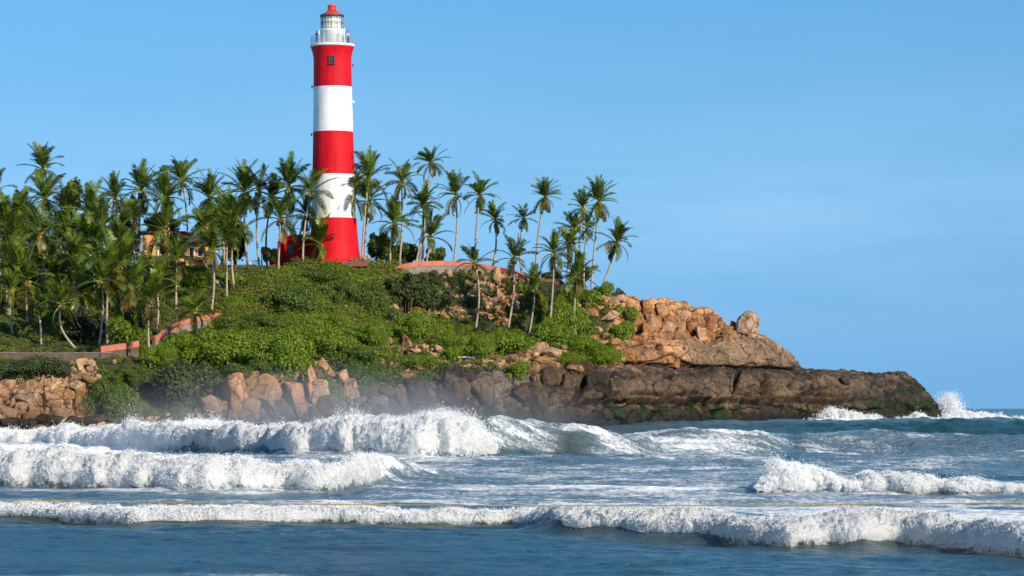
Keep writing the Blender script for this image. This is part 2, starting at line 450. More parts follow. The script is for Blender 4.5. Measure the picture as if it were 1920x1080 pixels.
amp = np.where(PYg > 690, 1.0, 0.85)
fine_zone = sstep(1180, 1130, PXg) + ((PYg < 632) * 1.0)          # broken rocks against massive slabs
fine_zone = np.clip(fine_zone, 0.25, 1)
massive = inpoly(qx, qy, [(745, 700), (860, 678), (985, 690), (1010, 745), (1010, 800), (745, 800)]) | inpoly(qx, qy, [(1290, 632), (1520, 632), (1520, 690), (1290, 688)]) | inpoly(qx, qy, [(1000, 682), (1800, 690), (1800, 760), (1640, 760), (1560, 722), (1000, 700)])
mv = smooth_axis(smooth_axis(massive.astype(float), 0, 4), 1, 4)
# bedrock of the point: wide worn benches cut by thin joints; its crest split by leaning fissures
wr = sstep(985, 1040, PXg) * rk
wc_ = wr * sstep(1180, 1215, PXg) * sstep(636, 626, PYg)
w5 = fbm(Xs / 7, Zs / 7, Ys / 7, 3); n_und = fbm(Xs / 9 + 4, Zs / 9, .5 + 0 * Xs, 2)
def joints(a, b, seed, wd):
    p, q, c = voronoi2(a, b, seed, 0.7); return sstep(0.0, wd, q - p), c, np.clip(1 - p * 1.5, 0, 1)
j1, c1, r1 = joints(Xs / 4.4 + .35 * w5 + .10 * arc, arc / 3.6 + .22 * w5, 23, .075)
j2, c2, r2 = joints(Xs / 1.9 + .5 * w5 + .16 * arc, arc / 2.2 + .3 * w5, 29, .09)
k1, d1, e1 = joints(Xs / 3.0 + .4 * w5 - .22 * arc, arc / 6.0 + .3 * w5, 37, .11)
k2, d2, e2 = joints(Xs / 1.15 + .6 * w5 - .2 * arc, arc / 1.7 + .4 * w5, 41, .13)
soft = 1 - .7 * mv
bed = soft * (.95 * (j1 - 1) + .95 * (c1 - .5) * j1 + .18 * r1 + (.28 * (j2 - 1) + .22 * (c2 - .5) * j2) * (c1 > .35))
cre = 1.2 * (k1 - 1) + 1.0 * (d1 - .5) * k1 + .3 * e1 + .18 * (k2 - 1) + .2 * (d2 - .5) * k2
old = amp * (1 - 0.75 * mv) * (1.15 * (g1 - 1) + 1.0 * (cid - 0.5) * g1 + 0.25 * round_ + fine_zone * (0.4 * (g2 - 1) + 0.45 * (cid2 - 0.5) * g2 + 0.2 * np.clip(1 - b1 * 1.4, 0, 1)))
disp = (rk - wr) * old + (wr - wc_) * bed + wc_ * cre
# undercut bedding joints below the crest and below the middle bench
und = np.exp(-((PYg - pC[None] + 2 + 2.5 * w5) / 3.2) ** 2) * sstep(1140, 1200, PXg) * sstep(1505, 1480, PXg) + .9 * np.exp(-((PYg - 632 + 2.5 * w5) / 2.6) ** 2) * sstep(1180, 1230, PXg) * sstep(1400, 1370, PXg)
und = und + .8 * np.exp(-((PYg - 738 - 5 * w5) / 3.0) ** 2) * sstep(1060, 1110, PXg) * sstep(1640, 1560, PXg) * (n_und > -.25)
und = np.clip(und, 0, 1) * rk
rec = sstep(744, 752, PYg + 4 * w5) * sstep(1040, 1090, PXg) * sstep(1660, 1580, PXg) * rk
disp = disp - 1.1 * und - 1.5 * rec
# a few wide dark clefts down the face of the lower bench
cl = np.zeros(Ys.shape)
for cx_, w_c, ln_ in ((1098, 6, -.3), (1146, 3, -.35), (1254, 7, .15), (1381, 3.5, -.25), (1436, 8, .25), (1012, 6, -.8)):
    cl = np.maximum(cl, np.exp(-((PXg - cx_ - ln_ * (PYg - 715) - 4 * w5) / w_c) ** 2) * sstep(694, 704, PYg) * sstep(756, 742, PYg))
cl = cl * rk; disp = disp - 1.5 * cl
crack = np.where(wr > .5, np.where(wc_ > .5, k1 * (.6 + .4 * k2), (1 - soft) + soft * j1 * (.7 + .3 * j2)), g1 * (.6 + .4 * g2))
crack = crack * (1 - .75 * cl) * (1 - .6 * und)  # shade inside clefts and undercuts, carried into the rock colour
tone = np.where(wr > .5, np.where(wc_ > .5, d1, c1), cid)
disp = disp + rk * .16 * (np.abs(fbm(Xs / 1.1, Zs / .9, Ys / 1.1, 3)) * -1.6 + .4) + rk * (0.22 + 0.35 * mv) * fbm(Xs / 3, Zs / 3, Ys / 3, 4) + 0.5 * (1 - rk) * fbm(Xs / 6, Zs / 6, Ys / 6, 3) * front
disp = disp * np.where(front, 1, 0.2)
# keep the top edge near its line
Xd, Yd, Zd = Xs + nn[..., 0] * disp, Ys + nn[..., 1] * disp, Zs + nn[..., 2] * disp
# colours: what kind of rock, soil or weed grows where
def C(*c): return np.array(c)
n_a, n_b, n_c = fbm(Xs / 4, Zs / 4, Ys / 4, 4), fbm(Xs / 1.6 + 9, Zs / 1.6, Ys / 1.6, 4), fbm(Xs / 9 + 40, Zs / 3, Ys / 9, 4)
soil = C(0.055, 0.06, 0.022)[None, None] * (1 + 0.4 * n_a[..., None])
def lerp(a, b, t): return a + (b - a) * t[..., None]
orange, tan, brown, dark, wet, moss, greyb = C(0.44, 0.225, 0.10), C(0.38, 0.24, 0.125), C(0.215, 0.14, 0.085), C(0.042, 0.034, 0.028), C(0.016, 0.014, 0.012), C(0.012, 0.025, 0.005), C(0.165, 0.13, 0.10)
rc = np.broadcast_to(tan, Ys.shape + (3,)).copy()
rc = lerp(rc, orange, sstep(900, 1100, PXg + 60 * n_c))
rc = lerp(rc, brown, sstep(1190, 1340, PXg + 70 * n_c) * sstep(618, 640, PYg + 7 * n_b)); rc = lerp(rc, brown * 1.25, .6 * sstep(.15, .6, n_c + .3 * n_b) * sstep(1000, 1100, PXg))
rc = lerp(rc, greyb, sstep(690, 735, PYg + 14 * n_a) * sstep(340, 420, PXg))
low = sstep(672, 700, PYg + 8 * n_b) * sstep(960, 1040, PXg)
rc = lerp(rc, brown * 0.58, low)
rc = lerp(rc, dark, low * np.maximum(sstep(0.0, 0.5, n_c + 0.4 * n_b), .9 * sstep(711, 702, PYg + 5 * n_b) * sstep(-.7, .0, n_b), .95 * sstep(742, 752, PYg + 6 * n_b)))
dome = inpoly(qx, qy, [(735, 715), (800, 690), (900, 682), (985, 695), (1010, 740), (1000, 800), (735, 800)])
rc = np.where(dome[..., None], lerp(np.broadcast_to(greyb * 0.8, rc.shape), dark, sstep(-0.2, 0.4, n_c)), rc)
ms = sstep(0.0, 0.4, 0.6 * n_a + 0.7 * n_b + 0.5 * sstep(735, 752, PYg) - 0.62 * sstep(772, 785, PYg) - 0.25) * sstep(748, 757, PYg + 5 * n_b) * sstep(850, 960, PXg)
tipg = inpoly(qx, qy, [(1690, 700), (1720, 705), (1770, 775), (1720, 770), (1685, 735)])
rc = lerp(rc, wet, sstep(752, 776, PYg + 8 * n_b) * sstep(300, 700, PXg + 120 * n_c))
rc = lerp(rc, wet * 1.8, sstep(1560, 1680, PXg) * sstep(700, 745, PYg + 10 * n_b))
rc = lerp(rc, moss, np.maximum(ms, tipg * sstep(-0.35, 0.1, n_b)))
wl_ = sstep(2.2, 0.6, Zs + 0.6 * n_b)
rc = lerp(rc, wet * 1.5, wl_)
rc = rc * (0.36 + 0.64 * crack)[..., None] * (0.66 + 0.68 * tone)[..., None]      # dirt and shade of joints, clefts and undercuts painted dark; tone varies by block
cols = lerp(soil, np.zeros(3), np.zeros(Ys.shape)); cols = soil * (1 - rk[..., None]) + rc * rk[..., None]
NVv = Ys.shape[0]
idx = np.arange(NVv * NU).reshape(NVv, NU)
quads = np.stack([idx[:-1, :-1], idx[:-1, 1:], idx[1:, 1:], idx[1:, :-1]], -1).reshape(-1, 4)
hv = np.stack([Xd, Yd, Zd], -1).reshape(-1, 3)
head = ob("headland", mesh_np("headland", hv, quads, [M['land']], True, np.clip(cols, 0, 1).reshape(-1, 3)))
tag(head, kind='structure')
bvh = BVHTree.FromPolygons(hv.tolist(), quads.tolist())
CAMP = Vector((0, 0, CAMZ))
def hit(px, py):
    d = Vector(((px - 960) / F, 1.0, -(py - HOR) / F)).normalized()
    return bvh.ray_cast(CAMP, d, 900)[0]
def ground(x, y):
    r = bvh.ray_cast(Vector((x, y, 200)), Vector((0, 0, -1)), 400)[0]
    return r.z if r is not None else 0.0
def base_at(px, py=None, Y=None):
    """where a thing stands: on the ground seen at (px, py), or at depth Y in line with px"""
    if Y is None:
        h = hit(px, py)
        if h is not None: return h
        Y = float(np.interp(px, pu, YE)) + 1
    x = (px - 960) / F * Y
    return Vector((x, Y, ground(x, Y)))

exec_parts = True
# ------------------------------------------------------------------ boulders
def boulder_mesh(seed, m):
    r = np.random.default_rng(seed)
    bm = bmesh.new(); bmesh.ops.create_icosphere(bm, subdivisions=4, radius=1.0)
    v = np.array([x.co[:] for x in bm.verts])
    for _ in range(16):
        n = r.normal(size=3); n /= np.linalg.norm(n); d = r.uniform(0.5, 0.85)
        k = np.maximum(v @ n - d, 0); v -= n * (k * 0.97)[:, None]
    o = r.uniform(0, 50, 3)
    v *= (1 + 0.10 * fbm(v[:, 0] * 1.3 + o[0], v[:, 1] * 1.3 + o[1], v[:, 2] * 1.3 + o[2], 5))[:, None]
    # a crack or two
    for _ in range(4):
        n = r.normal(size=3); n /= np.linalg.norm(n); d = r.uniform(-0.4, 0.4)
        w = np.abs(v @ n - d + 0.06 * noise3(v[:, 0] * 3 + o[1], v[:, 1] * 3, v[:, 2] * 3)); v *= (1 - 0.13 * np.exp(-(w / 0.04) ** 2))[:, None]
    v /= np.abs(v).max(0)
    for x, c in zip(bm.verts, v): x.co = c
    me = bpy.data.meshes.new("boulder"); bm.to_mesh(me); bm.free()
    for p in me.polygons: p.use_smooth = True
    me.materials.append(m)
    return me
def block_mesh(seed, m):
    # a jointed block: a cube with worn edges, skewed faces and chipped corners
    r = np.random.default_rng(seed + 900)
    bm = bmesh.new(); bmesh.ops.create_cube(bm, size=2.0); bmesh.ops.subdivide_edges(bm, edges=bm.edges[:], cuts=17, use_grid_fill=True)
    v = np.array([x.co[:] for x in bm.verts])
    p = 7.0; v = v / (np.sum(np.abs(v) ** p, 1) ** (1 / p))[:, None]
    for _ in range(5):
        n = r.normal(size=3); n /= np.linalg.norm(n); d = r.uniform(0.85, 1.1)
        v -= n * (np.maximum(v @ n - d, 0) * 0.8)[:, None]
    sk = r.normal(size=(3, 3)) * 0.09; v = v + v @ sk
    o = r.uniform(0, 50, 3)
    v *= (1 + 0.07 * fbm(v[:, 0] * 1.2 + o[0], v[:, 1] * 1.2 + o[1], v[:, 2] * 1.2 + o[2], 5))[:, None]
    v /= np.abs(v).max(0)
    for x, c in zip(bm.verts, v): x.co = c
    me = bpy.data.meshes.new("boulder"); bm.to_mesh(me); bm.free()
    for p_ in me.polygons: p_.use_smooth = True
    me.materials.append(m)
    return me
BM = {}
BLOCKY = {"blocks of the headland crest", "jointed blocks of the lower ledge", "blocks of the middle tier", "wet boulders under the ledge", "fractured rocks of the shore cliff"}
def boulder(px, py, w, h, m, label, group, tilt=0, deep=0.9, seed=None):
    """boulder seen at (px, py), w x h pixels of the photograph; tilt in degrees in the picture plane"""
    p = hit(px, min(py + h * 0.25, 800))
    if p is None: p = base_at(px, None, float(np.interp(px, pu, YE)) + 1)
    blk = group in BLOCKY and seed is None
    key = (m, (seed if seed is not None else random.randrange(6)) % 6, blk)
    if blk and key not in BM: BM[key] = block_mesh(sum(map(ord, m)) * 7 + key[1], M[m])
    if key not in BM: BM[key] = boulder_mesh(sum(map(ord, m)) * 7 + key[1], M[m])
    s = p.y / F
    o = bpy.data.objects.new("boulder", BM[key])
    o.scale = (w * s * 0.54, (w + h) * 0.25 * s * deep + 0.15, h * s * 0.54)
    c = P(px, py, p.y); o.location = (c.x, p.y + o.scale.y * (0.75 if blk else 0.5), c.z)
    o.rotation_euler = (random.uniform(-.15, .15), math.radians(tilt), random.uniform(-.25, .25))
    link(o); tag(o, label, 'boulder', group)
    return o
def heap(lst, m, label, group):
    for t in lst:
        boulder(t[0], t[1], t[2], t[3], (t[5] if len(t) > 5 else m), label, group, (t[4] if len(t) > 4 else random.uniform(-20, 20)))
G1 = "tan boulders heaped on the shore"
heap([(135, 703, 26, 30, -20), (163, 710, 18, 26, -25), (171, 681, 17, 15), (143, 724, 27, 26, -20), (98, 713, 13, 17), (127, 737, 20, 16), (107, 741, 26, 28, -10), (71, 773, 26, 24), (115, 771, 21, 32, -20), (129, 768, 18, 26), (20, 764, 15, 36), (5, 748, 22, 18), (2, 770, 20, 20), (90, 722, 20, 22), (60, 770, 14, 26), (160, 738, 14, 14), (28, 742, 26, 20), (120, 716, 14, 20), (-40, 745, 50, 40), (-90, 760, 60, 40), (185, 706, 12, 10), (155, 770, 20, 18), (100, 765, 26, 20)],
     'tan', "tan boulder in the tumbled heap on the shore below the brown retaining wall", G1)
boulder(148, 690, 18, 26, 'tan', "tall narrow tan boulder on top of the shore heap beside the retaining wall", G1, -25)
boulder(76, 716, 16, 26, 'tan', "small pointed tan boulder sticking up from the shore heap", G1, 12)
boulder(47, 730, 74, 30, 'tan', "long flat topped tan boulder crowning the shore heap beside dull green shrubs", G1, -8)
boulder(53, 748, 58, 40, 'tan', "broad tan boulder under the long flat topped one in the shore heap", G1, 5)
boulder(91, 750, 44, 44, 'tan', "cracked blocky tan boulder in the middle of the shore heap", G1, -30)
boulder(43, 768, 34, 36, 'tan', "rounded egg shaped tan boulder low in the shore heap", G1, -10)
boulder(143, 756, 34, 34, 'tan', "isolated rounded tan boulder at the shrub end of the shore heap", G1, 0)
boulder(212, 680, 12, 13, 'orange', "small orange stone lying against the end of the brown retaining wall", None, 0)
heap([(90, 786, 62, 24), (138, 788, 34, 22), (176, 788, 56, 22), (19, 793, 56, 24), (252, 792, 70, 20), (310, 790, 40, 24), (55, 795, 40, 22), (215, 790, 40, 20), (340, 788, 40, 26), (-60, 795, 70, 26)],
     'brown', "low grey brown boulder at the foot of the shore under the tan heap and bushes", "grey brown boulders along the waterline")
heap([(412, 778, 30, 30), (668, 757, 42, 30), (690, 770, 34, 30), (633, 732, 26, 34, -20), (640, 780, 60, 30), (590, 775, 34, 30), (528, 776, 30, 30), (650, 775, 36, 36), (700, 752, 30, 26), (715, 770, 40, 34), (470, 782, 40, 22), (724, 732, 42, 28), (667, 738, 26, 14)],
     'brown', "grey brown boulder wedged among the larger rocks just above the surf", "boulders of the shore cliff")
heap([(462, 712, 44, 34, -10, 'tan'), (520, 730, 34, 60, -12, 'orange'), (600, 745, 44, 70, -8, 'tan'), (466, 768, 40, 44, 5, 'tan'), (520, 770, 44, 44), (590, 708, 26, 34), (655, 735, 34, 44, -10, 'tan'), (425, 770, 36, 40, 0, 'tan'), (378, 772, 28, 40), (690, 735, 40, 30), (560, 790, 60, 26)],
     'brown', "fractured rock filling the gaps between the upright boulders of the shore cliff", "fractured rocks of the shore cliff")
heap([(10, 730, 40, 34), (40, 752, 40, 34), (78, 758, 40, 40), (118, 752, 34, 36), (150, 742, 26, 34), (12, 778, 40, 30), (60, 782, 40, 26), (110, 778, 36, 30), (152, 772, 26, 26)],
     'orange', "orange fractured rock packed between the tan boulders of the shore heap", "fractured rocks of the shore cliff")
GC = "boulders of the shore cliff"
boulder(400, 766, 54, 48, 'tan', "squat boulder with flat sloping face beside the dark bush above surf", GC, 28)
boulder(440, 740, 46, 100, 'orange', "leaning orange slab of rock with reddish streaks in the shore cliff", GC, -16)
boulder(492, 740, 84, 92, 'tan', "largest rounded brown boulder of the shore cliff with vertical grooves", GC, -8)
boulder(535, 702, 34, 42, 'brown', "dark cracked block perched above the shore cliff under a green shrub", GC, 0)
boulder(557, 745, 38, 78, 'red_rock', "narrow reddish boulder tilted in a dark cleft of the shore cliff", GC, -14)
boulder(580, 726, 30, 78, 'orange', "tall upright orange boulder at the edge of the dark cliff cleft", GC, -6)
boulder(608, 690, 26, 44, 'orange', "curved orange boulder among shrubs above the upright cliff rocks", GC, -12)
boulder(628, 684, 22, 30, 'tan', "leaning tan stone beside curved orange boulder above cliff", GC, 25)
boulder(644, 714, 22, 48, 'orange', "thin tilted orange boulder at the edge of the shore shrubs", GC, -22)
boulder(620, 764, 50, 52, 'brown', "rounded dome boulder with tan top just above surf spray", GC, 0)
boulder(753, 744, 32, 54, 'brown', "upright wedge boulder with one pale face beside the dark rock dome", GC, -18)
boulder(782, 742, 66, 58, 'dark', "big dark grey boulder leaning on the dark rock dome", GC, 20)
boulder(852, 742, 66, 90, 'brown', "huge grey brown boulder bulging from the middle of the rock dome", "boulders of the dark dome", 0)
boulder(905, 735, 74, 84, 'brown', "wide grey brown boulder at the far side of the rock dome", "boulders of the dark dome", -20)
boulder(1000, 750, 60, 70, 'brown', "smooth brown rock shoulder ending the dark dome beside a diagonal crack", "boulders of the dark dome", -25)
GS = "boulders scattered on the green slope"
for t in [(617, 612, 22, 16, 10, 'tan', "pale tan boulder alone at the lower edge of the olive scrub"), (652, 607, 11, 11, 0, 'tan', "tiny rounded stone poking out beside the pointed one under the scrub"), (666, 604, 12, 15, -10, 'tan', "tiny pointed stone at the edge of the bright green shrub"), (697, 593, 19, 16, 0, 'orange', "rounded orange boulder resting under the scrub below the screw pine"), (738, 582, 26, 32, -25, 'tan', "large pale leaning boulder directly below the dark screw pine"), (724, 593, 16, 20, -20, 'tan', "grey tan stone leaning beside large pale boulder under the screw pine"), (781, 581, 30, 16, 15, 'orange', "flat orange boulder on top of the bright shrub below the screw pine"), (799, 590, 22, 18, 20, 'tan', "sloping tan boulder between bright shrub and the upright stones"), (814, 591, 11, 18, 0, 'orange', "small upright orange stone beside a larger pointed one"), (828, 595, 15, 28, 0, 'orange', "upright pointed orange boulder standing alone on the slope"), (732, 609, 18, 14, 10, 'tan', "small tan boulder over a dark hollow in the shrubs"), (740, 625, 17, 17, 0, 'dark', "black shaded boulder among the bright shrubs above the bare slab"), (729, 641, 16, 20, 0, 'red_rock', "reddish split stone at the upper corner of the bare rock slab"), (763, 645, 22, 38, -15, 'red_rock', "leaning red boulder standing on the edge of the bare rock slab"), (775, 658, 18, 10, 0, 'tan', "low flat stone at the foot of the leaning red boulder"), (793, 653, 19, 19, 0, 'orange', "blocky stone beside the bare slab on its shrub side"), (806, 632, 28, 22, -15, 'orange', "orange boulder half buried in the bright shrubs over the slab"), (822, 658, 21, 23, 0, 'red_rock', "reddish brown boulder above the dark dome among low shrubs"), (667, 683, 18, 16, 0, 'tan', "single tan boulder inside the shore shrubs above the cliff"), (575, 560, 14, 22, 5, 'pale', "weathered pale boulder in the middle of the olive hillside scrub"), (410, 530, 20, 13, 15, 'pale', "pale grey boulder lying on the grass below the ochre house"), (683, 680, 12, 10, 0, 'tan', "very small tan stone at edge of the shore shrubs"), (870, 640, 16, 12, 0, 'tan', "tan stone between two bright shrubs above the dark dome"), (790, 690, 34, 16, 0, 'tan', "flat tan boulder at the upper rim of the dark dome")]:
    boulder(t[0], t[1], t[2], t[3], t[5], t[6], GS, t[4])
# rubble under the curved wall
pts, tries = [], 0
while len(pts) < 52 and tries < 4000:
    tries += 1
    x, y = random.uniform(825, 985), random.uniform(506, 575)
    if y < 506 + max(0, (x - 900)) * 0.14 or (x < 860 and y > 545): continue
    if any((x - a) ** 2 + (1.2 * (y - b)) ** 2 < 95 for a, b in pts): continue
    pts.append((x, y))
for x, y in pts:
    s = random.uniform(9, 19)
    boulder(x, y, s, s * random.uniform(0.8, 1.6), random.choice(['tan', 'tan', 'orange', 'brown']), "rough boulder in the rubble slope under the curved pink topped wall", "rubble under the curved wall", random.uniform(-35, 35))
heap([(942, 570, 26, 24), (938, 590, 22, 22), (960, 560, 22, 20), (947, 604, 20, 16), (930, 608, 18, 14), (895, 588, 22, 16), (920, 584, 18, 14), (858, 600, 22, 14), (874, 604, 18, 12), (965, 592, 18, 14)],
     'orange', "orange boulder between the two slim palms on the slope below rubble", "orange boulders between the slope palms")
heap([(1107, 588, 40, 22), (1140, 596, 50, 22), (1180, 602, 34, 22), (1092, 605, 30, 26), (1100, 570, 30, 16), (1131, 560, 22, 18), (1150, 566, 24, 16), (1200, 612, 22, 20), (1120, 620, 24, 20), (1112, 635, 26, 20), (1135, 632, 24, 20), (1190, 640, 40, 26), (1150, 645, 36, 22), (1160, 560, 34, 18), (1080, 575, 22, 16), (1060, 628, 22, 14), (1215, 590, 26, 34), (1205, 632, 26, 18)],
     'orange', "orange boulder between the bright shrubs beside the blocky headland crest", "orange boulders among the end shrubs")
heap([(1010, 655, 44, 24), (985, 664, 34, 22), (1040, 664, 40, 24), (1020, 676, 40, 20), (960, 672, 30, 16), (1000, 684, 30, 16), (1055, 650, 30, 12), (930, 672, 40, 14), (1080, 690, 40, 22)],
     'tan', "tan boulder on the pale shelf above the jointed dark ledge", "tan boulders on the pale shelf")
# blocky crest at the right
GCR = "blocks of the headland crest"
pts, tries = [], 0
while len(pts) < 15 and tries < 4000:
    tries += 1
    x = random.uniform(1205, 1372); top = float(np.interp(x, pu, pE)); y = random.uniform(top + 10, 628)
    if any((x - a) ** 2 + (0.6 * (y - b)) ** 2 < 150 for a, b in pts): continue
    pts.append((x, y))
for x, y in pts:
    boulder(x, y + 6, random.uniform(14, 26), random.uniform(18, 40), random.choice(['orange', 'orange', 'orange', 'red_rock']), "upright orange block in the broken rock crest of the headland", GCR, random.uniform(-22, 10))
boulder(1400, 611, 50, 56, 'tan', "large lone rounded boulder perched at the end of the headland crest", GCR, 12, seed=2)
heap([(1374, 612, 14, 20), (1366, 620, 18, 18), (1352, 606, 18, 20)], 'orange', "small orange stone wedged beside the large lone perched boulder", GCR)
# jointed blocks of the lower ledge
GL = "jointed blocks of the lower ledge"
for t in [(1030, 708, 34, 36, 'brown', "lightest wedge shaped block of the dark ledge beside the rock dome"), (1063, 720, 34, 40, 'brown', "square brown block of the ledge with one sunlit corner"), (1088, 694, 52, 34, 'brown', "big rounded block on top of the dark ledge below shrubs"), (1120, 722, 44, 50, 'dark', "first tall dark block of the ledge past a deep gap")]:
    boulder(*t[:4], t[4], t[5], GL, random.uniform(-8, 8))
heap([(1160, 730, 34, 44, -10), (1250, 727, 26, 32), (1322, 732, 30, 30)],
     'brown', "weathered square jointed block in the face of the lower dark ledge", GL)
heap([(1262, 776, 40, 22), (1130, 776, 40, 22), (1440, 772, 40, 22), (1075, 776, 44, 24)], 'dark', "wet black boulder at the sea edge under the mossy band", "wet boulders under the ledge")
heap([(1182, 668, 34, 26), (1262, 680, 24, 18)], 'orange', "rounded orange tan block in the middle tier under the blocky crest", "blocks of the middle tier")
boulder(1582, 717, 26, 22, 'dark', "single dark stone sitting on the flat top of the lower ledge", None, 0)
# a white painted slab lying on the dome
p = hit(873, 672)
bm = bmesh.new(); box(bm, -1.05, 1.05, -0.8, 0.8, 0, 0.18, 0.04)
o = bm_ob("slab", bm, simple("white_slab_paint", (0.8, 0.8, 0.78), 0.6, 0.06), None, False, p + Vector((0, 0.2, 0.1)))
o.rotation_euler = (0.1, 0.06, 0.1); tag(o, "flat white slab lying on top of the dark rock dome", "slab")

# ------------------------------------------------------------------ foliage meshes
def leaf_quads(c, nrm, size, r, elong=1.7, up=0.0):
    """rhombic leaves at c facing roughly nrm"""
    n = len(c)
    nr = nrm + r.normal(size=(n, 3)) * 0.55; nr[:, 2] += up; nr /= np.linalg.norm(nr, axis=1)[:, None]
    t = np.cross(nr, r.normal(size=(n, 3))); t /= np.linalg.norm(t, axis=1)[:, None] + 1e-9
    b = np.cross(nr, t)
    s = (size * r.uniform(0.6, 1.35, n))[:, None]
    bend = nr * s * 0.25
    V = np.stack([c - t * s * elong * 0.5, c + b * s * 0.5 + bend * 0.3, c + t * s * elong * 0.5 - bend, c - b * s * 0.5 + bend * 0.3], 1).reshape(-1, 3)
    return V, np.arange(4 * n).reshape(n, 4)
def mound(seed, n, leaf, m, lumps=9, name="shrub"):
    r = np.random.default_rng(seed)
    # lumps: small spheres on a dome
    k = r.uniform(0, 2 * np.pi, lumps); rad = np.sqrt(r.uniform(0.02, 0.85, lumps))
    cz = np.sqrt(np.clip(1 - rad ** 2, 0.05, 1)) * r.uniform(0.4, 0.72, lumps)
    cs = np.stack([rad * np.cos(k), rad * np.sin(k), cz], 1); rs = r.uniform(0.17, 0.44, lumps)
    w = rs ** 2; pick = r.choice(lumps, n, p=w / w.sum())
    d = r.normal(size=(n, 3)); d /= np.linalg.norm(d, axis=1)[:, None]; d[:, 2] = np.abs(d[:, 2]) * np.where(r.random(n) < 0.8, 1, -1)
    c = cs[pick] + d * (rs[pick] * r.uniform(0.72, 1.06, n))[:, None]
    c[:, 2] = np.maximum(c[:, 2], -0.05)
    c += r.normal(size=c.shape) * 0.02
    V, Q = leaf_quads(c, d, np.full(n, leaf), r, up=0.25)
    return mesh_np(name, V, Q, [m], False)
SH = {}
def shrub_mesh(kind, big, k):
    key = (kind, big, k)
    if key not in SH:
        sd_ = sum(map(ord, kind)) + 100 * k + (7 if big else 0)
        SH[key] = mound(sd_, 7500 if big else 2600, 0.045 if big else 0.08, M[kind], 24 if big else 13)
    return SH[key]
def shrub(px, py, w, h, kind, label, group=None, Y=None):
    p = base_at(px, py + h * 0.42, Y)
    s = p.y / F
    o = bpy.data.objects.new("shrub", shrub_mesh(kind, w > 58, random.randrange(3)))
    o.location = (p.x, p.y + w * s * 0.12, p.z - 0.25)
    o.scale = (w * s * 0.52, w * s * 0.42, h * s * 0.92 + 0.2)
    o.rotation_euler = (0, 0, random.uniform(0, 0.9))
    link(o); tag(o, label, 'shrub', group)
GB = "bright green shore shrubs"
